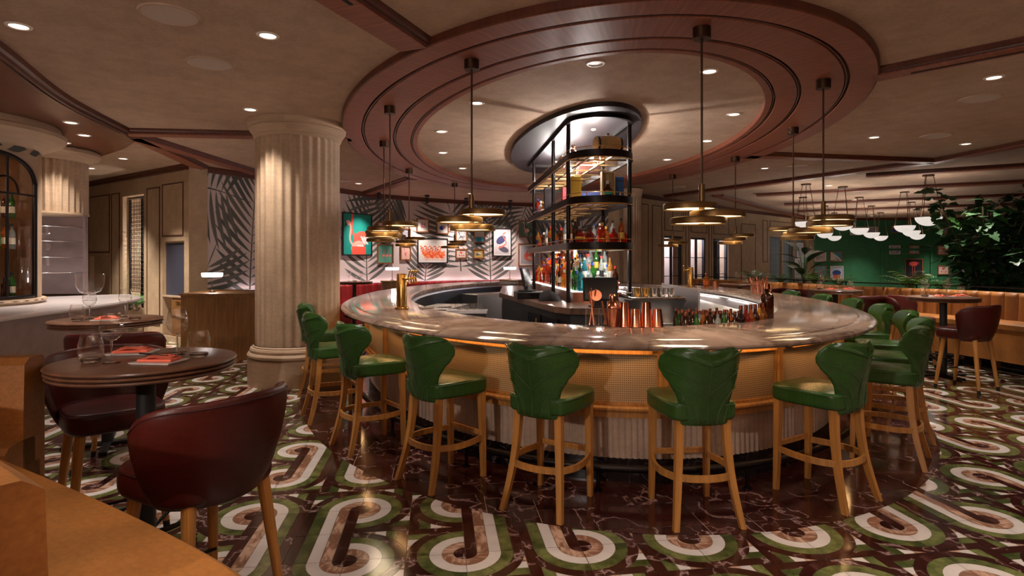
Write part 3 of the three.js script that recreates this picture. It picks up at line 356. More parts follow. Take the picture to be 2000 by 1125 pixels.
// ---------- tower of shelves ----------
const TW = { L: d => 0.676 - (d - 7.38) * 0.12, R: d => 1.445 - (d - 7.38) * 0.12 };
const SHELF = [1.79, 2.345, 2.895];
{
  const o = thing('bar_shelf_tower', 'black metal and glass shelf tower rising from bar island to oval ceiling canopy', 'shelf tower');
  part('canopy', poly([...Array(90)].map((_, i) => { const p = TOWER(i / 90 * TAU); return [p[0], p[1]]; }), CEIL - 3.335 + 0.004, 3.335, 0.004), M.blackWood, o, 'black oval wooden canopy');
  const outline = (off, n = 18) => { const p = []; const D0 = 7.38, D1 = 10.75; for (let i = 0; i <= n; i++) { const a = PI - i / n * PI; const mx = (TW.L(D0) + TW.R(D0)) / 2, hw = (TW.R(D0) - TW.L(D0)) / 2 + off; p.push([mx + Math.cos(a) * hw, D0 - Math.sin(a) * (0.4 + off)]); } p.push([TW.R(D1) + off, D1 + off], [TW.L(D1) - off, D1 + off]); return p; };
  const frame = (y, h, off0, off1, mat, name) => { const s = new THREE.Shape(outline(off0).map(p => new THREE.Vector2(...p))); s.holes.push(new THREE.Path(outline(off1).reverse().map(p => new THREE.Vector2(...p)))); const g = new THREE.ExtrudeGeometry(s, { depth: h, bevelEnabled: false, curveSegments: 4 }); g.rotateX(-PI / 2); g.translate(0, y, 0); return part(name, toCreasedNormals(g, 0.5), mat, o); };
  for (const [x, d] of [[TW.L(7.38), 7.38], [TW.R(7.38), 7.38], [TW.L(8.4), 8.4], [TW.R(8.6), 8.6], [TW.L(10.2), 10.2], [TW.R(10.2), 10.2]]) { part('post', cyl(0.027, 0.027, 3.335 - 1.06, x, 1.06, -d, 14), M.blackMetal, o); }
  frame(3.29, 0.05, 0.03, -0.01, M.blackMetal, 'top_ring');
  SHELF.forEach((y, k) => {
    const rim = frame(y - 0.07, 0.09, 0.03, 0.0, M.blackMetal, 'shelf_rim'); part('brass_line', (() => { const pts = outline(0.032).slice(0, 19).map(p => new THREE.Vector3(p[0], y - 0.07, -p[1])); return [tube(pts, 0.006, 50, 6), tube([V(...[TW.L(7.38) - 0.032, y - 0.07, 7.38]), V(TW.L(10.75) - 0.032, y - 0.07, 10.75)], 0.006, 4, 6)]; })(), M.brass, rim);
    part('gallery_rail', (() => { const pts = outline(0.02).slice(0, 19).map(p => new THREE.Vector3(p[0], y + 0.06, -p[1])); return [tube(pts, 0.005, 50, 6), rod(V(TW.L(7.38) - 0.02, y + 0.06, 7.38), V(TW.L(10.75) - 0.02, y + 0.06, 10.75), 0.005, 6), rod(V(TW.R(7.38) + 0.02, y + 0.06, 7.38), V(TW.R(10.75) + 0.02, y + 0.06, 10.75), 0.005, 6), ...[2, 6, 9, 12, 16].map(i => { const p = outline(0.02)[i]; return cyl(0.005, 0.005, 0.06, p[0], y, -p[1], 6); })]; })(), M.brass, rim);
    part('glass_plate', poly(outline(0), 0.008, y), k ? M.glass : S({ color: C(150, 110, 72), roughness: 0.5 }), o);
    part('shelf_bar', [7.15, 7.55, 7.95, 8.4, 8.85, 9.3, 9.75, 10.2, 10.6].map(d => beamBox(V(TW.L(Math.max(d, 7.38)) + (d < 7.3 ? 0.12 : 0), y - 0.018, d), V(TW.R(Math.max(d, 7.38)) - (d < 7.3 ? 0.12 : 0), y - 0.018, d), 0.022, 0.02)).concat([beamBox(V(TW.L(7.1) + 0.25, y - 0.018, 7.1), V(TW.L(10.7) + 0.25, y - 0.018, 10.7), 0.022, 0.02), beamBox(V(TW.L(7.1) + 0.52, y - 0.018, 7.1), V(TW.L(10.7) + 0.52, y - 0.018, 10.7), 0.022, 0.02)]), M.agedBrass, o);
  });
  // small lamps in the tower head and under the lowest shelf
  const lamps = [[1.02, 7.6], [0.86, 8.9], [0.7, 10.1]]; for (const [x, d] of lamps) { part('puck_lamp', cyl(0.03, 0.03, 0.012, x, 3.277, -d, 16), glow(255, 226, 190, 6), o); spotLamp(x, 3.262, d, x, 1, d, 9, 1.15, NEUTRAL, 1.5, 'tower_puck_light'); }
  for (const [x, d] of [[1.05, 7.35], [0.84, 8.6], [0.6, 10]]) { part('under_shelf_lamp', cyl(0.022, 0.022, 0.008, x, SHELF[0] - 0.045, -d, 12), glow(255, 226, 190, 5), o); pointLamp(x, SHELF[0] - 0.065, d, 0.7, NEUTRAL, 1, 'under_shelf_light'); }
  for (const [x, d] of [[1.05, 7.7], [0.86, 9.0]]) { part('shelf_lamp', cyl(0.02, 0.02, 0.01, x, SHELF[2] - 0.05, -d, 12), glow(255, 226, 190, 5), o); pointLamp(x, SHELF[2] - 0.07, d, 0.8, NEUTRAL, 1, 'under_shelf_light'); }
  for (const [x, d] of [[1.0, 7.62], [0.8, 8.7], [0.66, 9.95]]) { part('shelf_top_lamp', lathe([[0, 0], [0.028, 0], [0.032, 0.05], [0.024, 0.055], [0, 0.05]], 14, 0.5).translate(x, SHELF[2] + 0.012, -d), glow(255, 232, 206, 4), o); pointLamp(x, SHELF[2] + 0.09, d, 3.6, NEUTRAL, 1.2, 'tower_top_light'); }
}

// ================= SEATING =================
const sgn = (x, p) => Math.sign(x) * Math.pow(Math.abs(x), p);
const lerpT = (tab, y) => { for (let i = 1; i < tab.length; i++) if (y <= tab[i][0]) { const k = (y - tab[i - 1][0]) / (tab[i][0] - tab[i - 1][0]); const s = k * k * (3 - 2 * k); return tab[i - 1][1] + (tab[i][1] - tab[i - 1][1]) * (0.5 * k + 0.5 * s); } return tab[tab.length - 1][1]; };
function band(pts, w, h, n = 16) { // flat bent-wood band along a curve: w across (level), h tall
  const c = new THREE.CatmullRomCurve3(pts.map(p => new THREE.Vector3(...p)), false, 'centripetal'), P = []; for (let i = 0; i <= n; i++) { const p = c.getPointAt(i / n), t = c.getTangentAt(i / n); P.push([p.x, -p.z, t.x / Math.hypot(t.x, t.z), -t.z / Math.hypot(t.x, t.z), p.y]); }
  const y = P[0][4]; return sweepPath(P, closedProf([[-w / 2, y - h / 2], [w / 2, y - h / 2], [w / 2, y + h / 2], [-w / 2, y + h / 2]]));
}
function taperLeg(a, b, s0, s1, bend = [0, 0, 0]) { // square leg from top a to foot b, bowed by bend
  const n = 8, A = new THREE.Vector3(...a), B = new THREE.Vector3(...b), rings = []; for (let i = 0; i <= n; i++) { const t = i / n, p = A.clone().lerp(B, t), k = Math.sin(t * PI) ; p.x += bend[0] * k; p.z += bend[2] * k; const s = (s0 + (s1 - s0) * t) / 2; rings.push([[p.x - s, p.y, p.z - s], [p.x + s, p.y, p.z - s], [p.x + s, p.y, p.z + s], [p.x - s, p.y, p.z + s]]); }
  const pos = [], uv = []; const quad = (q, w, h) => { const [a, b, c, d] = q; for (const [v, u] of [[a, [0, 0]], [b, [w, 0]], [c, [w, h]], [a, [0, 0]], [c, [w, h]], [d, [0, h]]]) { pos.push(...v); uv.push(u[0], v[1]); } };
  for (let i = 0; i < n; i++) for (let k = 0; k < 4; k++) quad([rings[i + 1][k], rings[i + 1][(k + 1) % 4], rings[i][(k + 1) % 4], rings[i][k]], s0, 0.1); quad(rings[n], s1, s1); quad([...rings[0]].reverse(), s0, s0);
  const g = new THREE.BufferGeometry(); g.setAttribute('position', new THREE.Float32BufferAttribute(pos, 3)); g.setAttribute('uv', new THREE.Float32BufferAttribute(uv, 2)); g.computeVertexNormals(); return g;
}
// green leaf-back bar stool, facing local -z
function makeStool(label) {
  const o = thing('bar_stool', label, 'bar stool', 0, 0, 0, 0, 'green bar stools around the oval bar');
  const W = [[0.6, 0.15], [0.66, 0.152], [0.72, 0.155], [0.78, 0.172], [0.84, 0.203], [0.9, 0.24], [0.94, 0.256], [0.975, 0.26], [1.005, 0.254], [1.03, 0.236], [1.046, 0.21], [1.056, 0.175], [1.06, 0.13]];
  const zc = (x, y) => 0.215 + 0.07 * sst(0.66, 1.08, y) - 1.9 * x * x * (0.75 + 0.5 * sst(0.75, 0.95, y));
  const vee = (x, w) => 0.972 + 0.08 * Math.pow(Math.abs(x) / 0.26, 0.85);
  const ny = 34, back = grid(48, ny, (u, v) => {
    const y = v < 0.5 ? 0.6 + v * 2 * 0.33 : 0.93 + (v - 0.5) * 2 * 0.13, a = u * TAU, w = lerpT(W, y), end = Math.min(1, Math.min(v, 1 - v) * 14); const x = w * sgn(Math.cos(a), 0.8); let th = 0.032 * sgn(Math.sin(a), 0.7) * Math.sqrt(end);
    if (th > 0) { const dv = y - vee(x, w); if (dv > 0) th -= 0.016 * sst(0, 0.012, dv); th += 0.006 * Math.sin((y - 0.6) * 30 - Math.abs(x) * 24) * (y < 0.96 ? 0.35 : 0); }
    return [x, y + 0.014 * (Math.min(Math.abs(x), 0.12) / 0.12) * sst(0.98, 1.06, y), zc(x, y) + th, x * 1.0, y];
  });
  const bk = part('backrest', back, M.greenLeather, o);
  const on = (x, y) => [x, y, zc(x, y) + 0.0325];
  const vein = pts => tube(pts.map(p => on(p[0], p[1])), 0.0024, 18, 5), L = [[[0, 0.985], [0, 0.9], [0, 0.8], [0, 0.7], [0, 0.62]]];
  for (const s of [-1, 1]) L.push([[0, 0.79], [s * 0.07, 0.85], [s * 0.15, 0.9], [s * 0.235, 0.935]], [[s * 0.055, 0.62], [s * 0.075, 0.7], [s * 0.12, 0.77], [s * 0.19, 0.835]], [[s * 0.105, 0.62], [s * 0.12, 0.68], [s * 0.15, 0.74]]);
  part('leaf_vein_seam', L.map(vein), M.greenSeam, bk);
  part('fold_piping', [-1, 1].map(s => tube([0, 0.06, 0.13, 0.2, 0.245].map(x => { const y = vee(x, 0.26); return [s * x, y - 0.002, zc(x, Math.min(y, 1.05)) + 0.031]; }), 0.005, 20, 6)), M.greenLeather, bk);
  // cushion: wide at the front, rounded
  const seat = grid(44, 14, (u, v) => { const a = u * TAU, k = v * 2 - 1, r = Math.sqrt(1 - Math.pow(Math.abs(k), 5)), e = 0.32; let x = 0.235 * sgn(Math.cos(a), e), z = 0.24 * sgn(Math.sin(a), e); const q = 1 - 0.1 * sst(-0.1, 0.24, z); const m = v === 0 || v === 1 ? 0 : 0.82 + 0.18 * r; return [x * q * m, 0.685 + 0.062 * k + (k > 0.9 ? 0.008 : 0), -0.015 + z * m, x * 1, z]; });
  const st = part('seat', seat, M.greenLeather, o);
  part('seat_piping', tube([...Array(32)].map((_, i) => { const a = i / 32 * TAU, z = 0.241 * sgn(Math.sin(a), 0.34), x = 0.236 * sgn(Math.cos(a), 0.34) * (1 - 0.1 * sst(-0.1, 0.24, z)); return [x, 0.724, -0.015 + z]; }), 0.0032, 64, 5, true), M.greenSeam, st);
  for (const s of [-1, 1]) { part('leg', taperLeg([s * 0.185, 0.64, -0.2], [s * 0.19, 0.0015, -0.215], 0.046, 0.032), M.oak, o); part('leg', taperLeg([s * 0.145, 0.64, 0.165], [s * 0.205, 0.0015, 0.27], 0.048, 0.034, [-s * 0.012, 0, -0.025]), M.oak, o); }
  for (const s of [-1, 1]) part('stretcher', band([[s * 0.188, 0.29, -0.205], [s * 0.225, 0.29, -0.05], [s * 0.225, 0.29, 0.08], [s * 0.175, 0.29, 0.195]], 0.018, 0.04), M.oak, o);
  part('stretcher', band([[-0.175, 0.29, 0.195], [-0.09, 0.29, 0.228], [0, 0.29, 0.238], [0.09, 0.29, 0.228], [0.175, 0.29, 0.195]], 0.018, 0.04), M.oak, o);
  part('stretcher', box(0.36, 0.036, 0.018, 0, 0.3, -0.21, 0.004), M.oak, o);
  return o;
}
{
  const spots = [[-1.556, 0.12, 'green leather leaf-back bar stool with its back turned squarely to us before the speed rail'], [-1.801, 0.12, 'green leaf-back bar stool in front of the cocktail jar and shaker'], [-2.021, 0.12, 'green leaf-back bar stool, second nearest of those curving towards the cream column'], [-2.258, 0.12, 'green leaf-back bar stool, nearer of the ones beside the cream column'], [-2.475, 0.17, 'green leaf-back bar stool in front of the cream column shaft'], [-2.7, 0.2, 'green leaf-back bar stool farthest back beside the cream column, mostly hidden'], [-1.284, 0.12, 'green leaf-back bar stool, nearest on the curve towards the tan booth'], [-1.0, 0.12, 'green leaf-back bar stool, second on the curve towards the tan booth'], [-0.83, 0.13, 'green leaf-back bar stool, third on the curve towards the tan booth'], [-0.655, 0.13, 'green leaf-back bar stool, fourth on the curve towards the tan booth'], [-0.48, 0.13, 'green leaf-back bar stool, fifth on the curve, beside the first dining table'], [-0.31, 0.13, 'green bar stool with only its back top showing over the counter, nearest of three'], [-0.14, 0.13, 'green bar stool with only its back top showing over the counter, middle of three'], [0.03, 0.13, 'green bar stool with only its back top showing over the counter, farthest of three']];
  const twist = [0.05, -0.18, -0.12, 0.02, 0.05, 0, 0.08, 0.05, 0.05, 0, 0, 0, 0, 0];
  let first; spots.forEach(([t, off, label], i) => { const p = BAR(t, off), turn = Math.atan2(p[2], -p[3]) + twist[i]; if (!first) { first = makeStool(label); first.position.copy(V(p[0], 0.0015, p[1])); first.rotation.y = turn; } else copyOf(first, label, p[0], 0.0015, p[1], turn); });
}
// burgundy counter-height dining chair, facing local -z
function makeChair(label) {
  const o = thing('dining_chair', label, 'chair', 0, 0, 0, 0, 'burgundy counter-height dining chairs');
  const A = 1.55; // half sweep of the shell
  const top = a => { const k = Math.abs(a) / A; return 1.06 - 0.02 * k - 0.1 * Math.pow(k, 7); }, low = 0.61;
  const shell = grid(64, 26, (u, v) => { // loop across the thickness (v), sweep around the seat (u)
    const a = (u * 2 - 1) * A, e = Math.sqrt(cl(1 - Math.pow(Math.abs(u * 2 - 1), 14))), b = v * TAU, t = top(a), mid = (t + low) / 2, hh = (t - low) / 2, yy = sgn(Math.sin(b), 0.55), tt = 0.027 * sgn(Math.cos(b), 0.7) * e, f = (yy + 1) / 2; const y = mid + hh * yy * (0.94 + 0.06 * e); const r = 0.285 + 0.035 * f - 0.075 * Math.pow(1 - f, 2.2) + tt; const x = Math.sin(a) * r * 1.02, z = Math.cos(a) * r * 0.93; return [x, y, z, a * 0.28, y];
  });
  const sh = part('backrest', shell, M.burgundy, o);
  part('top_seam', tube([...Array(25)].map((_, i) => { const a = (i / 12 - 1) * A * 0.96, r = 0.285 + 0.035 + 0.014; return [Math.sin(a) * r * 1.02, top(a) - 0.022, Math.cos(a) * (r + 0.012) * 0.93]; }), 0.003, 60, 5), M.burgundySeam, sh);
  const seat = grid(40, 14, (u, v) => { const a = u * TAU, k = v * 2 - 1, r = Math.sqrt(1 - Math.pow(Math.abs(k), 4)), m = v === 0 || v === 1 ? 0 : 0.8 + 0.2 * r, x = 0.25 * sgn(Math.cos(a), 0.5), z = 0.25 * sgn(Math.sin(a), 0.5); return [x * m, 0.69 + 0.07 * k + (Math.abs(k) > 0.9 && k > 0 ? 0.012 : 0), -0.045 + z * m, x, z]; });
  const st = part('seat', seat, M.burgundy, o); part('seat_piping', tube([...Array(28)].map((_, i) => { const a = i / 28 * TAU; return [0.249 * sgn(Math.cos(a), 0.52), 0.735, -0.045 + 0.249 * sgn(Math.sin(a), 0.52)]; }), 0.003, 56, 5, true), M.burgundySeam, st);
  for (const [sx, sz] of [[-1, -1], [1, -1], [-1, 1], [1, 1]]) { const a = [sx * 0.175, 0.64, sz * 0.165 - 0.02], b = [sx * 0.235, 0.0015, sz * 0.235 - 0.02], L = part('leg', rod(b, a, 0.017, 14, 0.028), M.oak, o); const f = t => [b[0] + (a[0] - b[0]) * t, b[1] + (a[1] - b[1]) * t, b[2] + (a[2] - b[2]) * t]; part('foot_tip', rod(b, f(0.07), 0.0175, 14, 0.0187), M.rubber, L); }
  part('foot_rail', tube([[-0.215, 0.22, -0.21], [-0.12, 0.22, -0.235], [0, 0.22, -0.24], [0.12, 0.22, -0.235], [0.215, 0.22, -0.21]], 0.008, 24, 8), M.blackMetal, o);
  return o;
}
{
  const q = [[-1.33, 2.52, 1.12, 'burgundy leather chair nearest the camera, its curved back turned to us'], [-2.42, 3.52, -2.36, 'burgundy chair across the near table, its seat cushion showing under the tabletop'], [-3.12, 4.62, 0.35, 'burgundy chair at the far table of the pair, only its back top showing'], [5.6, 7.25, 0.5, 'burgundy chair with oak legs and black tips, back turned, nearest by the tan booth'], [5.88, 8.74, -2.5, 'burgundy chair facing us behind the nearer booth table'], [5.42, 9.12, 0.25, 'burgundy chair with back turned at the second booth table'], [5.25, 10.6, -2.6, 'burgundy chair with curved back facing the second booth table'], [5.02, 11.5, 0.3, 'burgundy chair back showing over the far counter, next to the copper straws'], [4.3, 13.3, -2.2, 'burgundy chair farthest along the tan booth, by the dark framed doors']];
  let first; for (const [x, d, turn, label] of q) { if (!first) { first = makeChair(label); first.position.copy(V(x, 0, d)); first.rotation.y = turn; } else copyOf(first, label, x, 0, d, turn); }
}
// round counter-height table
function makeTable(label) {
  const o = thing('round_table', label, 'table', 0, 0, 0, 0, 'round walnut dining tables');
  part('tabletop', lathe([[0, 1.026], [0.39, 1.026], [0.41, 1.029], [0.416, 1.036], [0.41, 1.043], [0.394, 1.045], [0.394, 1.048], [0.412, 1.05], [0.42, 1.057], [0.412, 1.064], [0.396, 1.066], [0.396, 1.069], [0.415, 1.071], [0.424, 1.079], [0.419, 1.086], [0.408, 1.088], [0, 1.088]], 64, 0.5), M.walnut, o);
  part('column', [cyl(0.045, 0.045, 1.0, 0, 0.03, 0, 20), cyl(0.12, 0.12, 0.012, 0, 1.018, 0, 24)], M.black, o);
  for (let k = 0; k < 4; k++) { const a = k * PI / 2 + 0.4; part('foot', beamBox([0, 0.02, 0], [Math.cos(a) * 0.33, 0.014, Math.sin(a) * 0.33], 0.06, 0.026, 0.006), M.black, o); }
  part('foot_ring', [tube([...Array(24)].map((_, i) => [0.22 * Math.cos(i / 24 * TAU), 0.27, 0.22 * Math.sin(i / 24 * TAU)]), 0.011, 60, 8, true), ...[0, 1, 2, 3].map(k => { const a = k * PI / 2 + 0.4; return rod([0.04 * Math.cos(a), 0.2, 0.04 * Math.sin(a)], [0.22 * Math.cos(a), 0.27, 0.22 * Math.sin(a)], 0.009, 6); })], M.blackMetal, o);
  return o;
}
const TABLES = [[-1.895, 3.02, 0.2, 'round walnut table with triple ridged edge nearest the camera, laid for two'], [-3.52, 5.08, 0.9, 'round walnut table behind the near one, beside the white marble counter'], [5.9, 8.08, 0.5, 'round walnut table nearest along the channelled tan booth'], [5.46, 10.0, 0, 'round walnut table, second along the channelled tan booth'], [4.75, 12.4, 0, 'round walnut table farthest along the tan booth'], [-3.75, 13.75, 0, 'round dark table before the red booth under the flamingo pictures']];
{ let first; for (const [x, d, t, l] of TABLES) { if (!first) { first = makeTable(l); first.position.copy(V(x, 0, d)); first.rotation.y = t;  } else { const c = copyOf(first, l, x, 0, d, t); c.scale.set(1, 1, 1); } } }
// ---------- booths ----------
// channelled booth along a curve; room side on the right hand of the path
function booth(name, label, P, opt) {
  const o = thing(name, label, 'booth'), { seatY, backY, mat, seam, depth = 0.56, rib = 0.19, legs = true, flat = false, skip = 0, low = 0.18 } = opt;
  const L = []; let s = 0; P.forEach((p, i) => { if (i) s += Math.hypot(p[0] - P[i - 1][0], p[1] - P[i - 1][1]); L.push(s); });
  const at = q => { let i = 1; while (i < P.length - 1 && L[i] < q) i++; const k = (q - L[i - 1]) / (L[i] - L[i - 1]), m = (a, b) => a + (b - a) * k, A = P[i - 1], B = P[i]; return [m(A[0], B[0]), m(A[1], B[1]), m(A[2], B[2]), m(A[3], B[3])]; };
  const run = (a, b, prof, n = 6) => sweepPath([...Array(n + 1)].map((_, i) => at(a + (b - a) * i / n)), prof);
  const N = Math.round(s / rib), w = s / N;
  for (let i = 0; i < N && !flat; i++) { // each upholstered channel of the back
    const n = 6, pts = [...Array(n + 1)].map((_, k) => at((i + k / n) * w)); const g = grid(n, 8, (u, v) => { const p = pts[Math.round(u * n)], bulge = 0.035 * Math.sqrt(cl(1 - Math.pow(Math.abs(u * 2 - 1), 3))), f = v, y = seatY - 0.05 + (backY - seatY + 0.05) * Math.min(1, f * 1.15), over = f > 0.87 ? (f - 0.87) / 0.13 : 0; const side = 0.1 + bulge + 0.03 * (1 - f) - 0.1 * over * over - bulge * over * 0.5; return [p[0] + p[3] * side, y + (over ? 0.02 * Math.sin(over * PI) : 0), -(p[1] - p[2] * side), (i * w + u * w), y]; });
    part('back_channel', g, mat, o);
  }
  part('back_frame', sweepPath(P.slice(skip), closedProf(flat ? [[-0.02, low], [-0.02, backY - 0.02], [0.0, backY], [0.1, backY], [0.14, backY - 0.03], [0.15, seatY], [0.14, low]] : [[-0.04, low], [-0.04, backY], [0.02, backY], [0.06, backY - 0.03], [0.09, low]])), mat, o);
  part('seat', sweepPath(P, closedProf([[0.06, seatY - 0.12], [0.06, seatY], [depth * 0.6, seatY + 0.008], [depth - 0.03, seatY], [depth, seatY - 0.025], [depth + 0.004, seatY - 0.09], [depth - 0.02, seatY - 0.12]])), mat, o);
  part('seat_front', sweepPath(P, closedProf([[0.02, low], [0.02, seatY - 0.12], [depth - 0.03, seatY - 0.12], [depth - 0.04, low]])), mat, o);
  if (legs) for (let q = 0.3; q < s; q += 1.3) { const p = at(q), sd = depth - 0.12; part('leg', box(0.06, low, 0.06, p[0] + p[3] * sd, 0, -(p[1] - p[2] * sd), 0.004), M.oakDark, o); part('leg', box(0.06, low, 0.06, p[0] + p[3] * 0.08, 0, -(p[1] - p[2] * 0.08), 0.004), M.oakDark, o); }
  return o;
}
const TANPATH = path([[7.45, 5.6], [7.42, 7.2], [7.28, 8.3], [7.08, 9.1], [6.74, 9.78], [6.25, 10.6], [5.8, 12.0], [4.98, 13.76], [4.5, 14.9]].reverse(), 70);
booth('tan_booth', 'long tan leather booth with upright channels in its back', TANPATH, { seatY: 0.725, backY: 1.12, mat: M.tan, seam: M.tanSeam, rib: 0.2 });
booth('red_booth', 'red channelled booth running along the palm wallpaper', PALM.slice(4, 78).map(p => [p[0] + p[3] * 0.14, p[1] - p[2] * 0.14, p[2], p[3]]), { seatY: 0.5, backY: 0.98, mat: M.red, rib: 0.24, legs: false, low: 0.02 });
{ // light strip behind the red back, washing up the wallpaper
  const P = PALM.slice(5, 78).map(p => [p[0] + p[3] * 0.06, p[1] - p[2] * 0.06, p[2], p[3]]); const o = thing('wall_wash_strip', 'white light strip glowing behind the top of the red booth', 'light strip'); part('light_strip', sweepPath(P, closedProf([[-0.015, 0.97], [-0.015, 0.98], [0.02, 0.98], [0.02, 0.97]])), glow(255, 236, 242, 2.2), o); part('strip_channel', sweepPath(P, closedProf([[-0.02, 0.95], [-0.02, 0.969], [0.026, 0.969], [0.026, 0.95]])), M.black, o);
  for (let i = 2; i < P.length - 1; i += 4) { const p = P[i]; areaLamp(p[0], 0.985, p[1], p[0] - p[3] * 0.05, 2, p[1] + p[2] * 0.05, 0.7, 0.03, 4.2, C(255, 230, 236), 'wall_wash_light'); }
}
// near tan booths at the lower left: one seat bending past the camera and the end of the next back
{
  booth('corner_booth', 'smooth tan leather corner booth seat in the nearest foreground', path([[-2.8, 2.2], [-2.37, 1.96], [-1.6, 1.5], [-1.15, 1.2], [-1.0, 1.08]], 30).map(p => [p[0], p[1], p[2], p[3]]).reverse().map(p => [p[0], p[1], -p[2], -p[3]]), { seatY: 0.78, backY: 1.13, mat: M.tan, depth: 0.55, flat: true, legs: false, low: 0.03, skip: 2 });
  booth('booth_back_end', 'rounded end of a tan booth back beside the near table', path([[-4.4, 2.78], [-3.4, 2.8], [-2.5, 2.82], [-2.3, 2.86]], 20), { seatY: 0.76, backY: 1.14, mat: M.tan, depth: 0.28, flat: true, legs: false, low: 0.03 });
}

// ================= LAMPS =================
// brass three-disc pendants hanging from the oval ring
{
  const discGlow = glow(255, 214, 150, 3.2), ord = ['first', 'second'];
  const q = [[-0.37, 5.07, -0.52, 'large three-disc brass pendant over the counter, nearest on the column side'], [1.39, 4.36, 2.09, 'large three-disc brass pendant nearest the camera over the counter'], [2.96, 5.63, 0.5, 'three-disc brass pendant over the counter, nearest on the booth side'], [-1.4, 6.6, 0.3, 'three-disc brass pendant beside the cream column, the nearer one'], [-1.9, 8.55, 2.4, 'three-disc brass pendant beside the cream column, the lower farther one'], [-2.01, 11.19, 0.2, 'small three-disc brass pendant before the red splash print'], [-1.35, 13.25, 0.9, 'small three-disc brass pendant before the crowd-of-flamingos picture'], [3.64, 7.67, 2.6, 'three-disc brass pendant on the booth side, second along the ring'], [3.69, 9.81, 0.0, 'three-disc brass pendant in front of the framed doors'], [3.21, 11.91, 1.4, 'small three-disc brass pendant farthest along the panelled wall']];
  let proto;
  const build = label => {
    const o = thing('disc_pendant_lamp', label, 'pendant lamp', 0, 0, 0, 0, 'three-disc brass pendants over the bar');
    part('ceiling_canopy', lathe([[0, 0], [0.062, 0], [0.066, 0.004], [0.066, 0.085], [0, 0.085]], 28, 0.5).translate(0, SOFFIT - 0.085, 0), M.bronze, o); part('stem', cyl(0.0085, 0.0085, 1.23, 0, 2.02, 0, 10), M.bronze, o); part('sleeve', cyl(0.022, 0.022, 0.3, 0, 1.86, 0, 16), M.agedBrass, o);
    [[2.0, 0], [1.935, 2.09], [1.878, 4.19]].forEach(([y, a]) => { const x = 0.115 * Math.cos(a), z = 0.115 * Math.sin(a); const d = part('disc_shade', lathe([[0, y + 0.028], [0.18, y + 0.028], [0.196, y + 0.022], [0.2, y + 0.01], [0.2, y - 0.022], [0.193, y - 0.022], [0.19, y - 0.008]], 48, 0.5).translate(x, 0, z), M.agedBrass, o); part('light_diffuser', lathe([[0, y - 0.01], [0.19, y - 0.01]], 40, 0).translate(x, 0, z), discGlow, d); });
    return o;
  };
  for (const [x, d, a, l] of q) { if (!proto) { proto = build(l); proto.position.copy(V(x, 0, d)); proto.rotation.y = a; } else copyOf(proto, l, x, 0, d, a);
    [[2.0, 0], [1.935, 2.09], [1.878, 4.19]].forEach(([y, b]) => { const px = x + 0.115 * Math.cos(b - a), pd = d - 0.115 * Math.sin(b - a); spotLamp(px, y - 0.03, pd, px, 0, pd, 1.5, 1.35, C(255, 234, 206), 8, 'pendant_disc_light'); }); }
}
// opal glass bowl pendants over the far dining room
{
  const bowlGlow = Ph({ color: C(236, 228, 216), emissive: C(255, 246, 236), emissiveIntensity: 0.5, roughness: 0.25, side: THREE.DoubleSide });
  const q = [[8.74, 12.4], [8.05, 14.4], [9.86, 16.8], [11.85, 19.5], [13.9, 22.3], [10.3, 15.5], [12.3, 18.2], [8.25, 16.8], [10.3, 19.5], [14.4, 21.0], [6.9, 13.9], [12.2, 22.4]];
  const say = ['nearest the big potted tree', 'above the second booth table side, nearest row', 'second of the long row', 'third of the long row', 'last of the long row by the green wall', 'half hidden by the potted tree leaves', 'second behind the potted tree leaves', 'over the window with drawings', 'in the middle of the far room', 'deepest behind the potted tree', 'behind the brass discs on the booth side', 'over the green door'];
  let proto; const build = l => { const o = thing('bowl_pendant_lamp', l, 'pendant lamp', 0, 0, 0, 0, 'opal bowl pendants in the far dining room'); part('ceiling_canopy', cyl(0.11, 0.11, 0.03, 0, CEIL - 0.03, 0, 24), M.bronze, o); for (let k = 0; k < 3; k++) { const a = k * TAU / 3 + 0.5; part('hanging_rod', rod([0.09 * Math.cos(a), CEIL - 0.03, 0.09 * Math.sin(a)], [0.23 * Math.cos(a), 2.5, 0.23 * Math.sin(a)], 0.0065, 6), M.bronze, o); } part('glass_bowl', new THREE.SphereGeometry(0.245, 32, 14, 0, TAU, PI / 2, PI / 2).scale(1, 0.78, 1).translate(0, 2.5, 0), bowlGlow, o); part('bowl_rim', new THREE.TorusGeometry(0.245, 0.008, 8, 36).rotateX(PI / 2).translate(0, 2.5, 0), M.bronze, o); part('bulb', new THREE.SphereGeometry(0.05, 14, 10).translate(0, 2.44, 0), glow(255, 220, 176, 7), o); return o; };
  q.forEach(([x, d], i) => { const l = `white glass bowl pendant ${say[i]}`; if (!proto) { proto = build(l); proto.position.copy(V(x, 0, d)); } else copyOf(proto, l, x, 0, d, i); pointLamp(x, 2.44, d, 1.15, NEUTRAL, 2.5, 'bowl_pendant_light'); });
  // same bowls out of view around the camera, placed to light the ceiling
  [[-2.6, -1.8], [1.6, -2.6], [5.2, -1.4], [-6.2, 0.6], [8.6, 2.4]].forEach(([x, d], i) => { copyOf(proto, `white glass bowl pendant over the tables behind the viewer, ${['first', 'second', 'third', 'fourth', 'fifth'][i]}`, x, 0, d, i); pointLamp(x, 2.44, d, 20, WARM, 2.5, 'bowl_pendant_light'); });
}
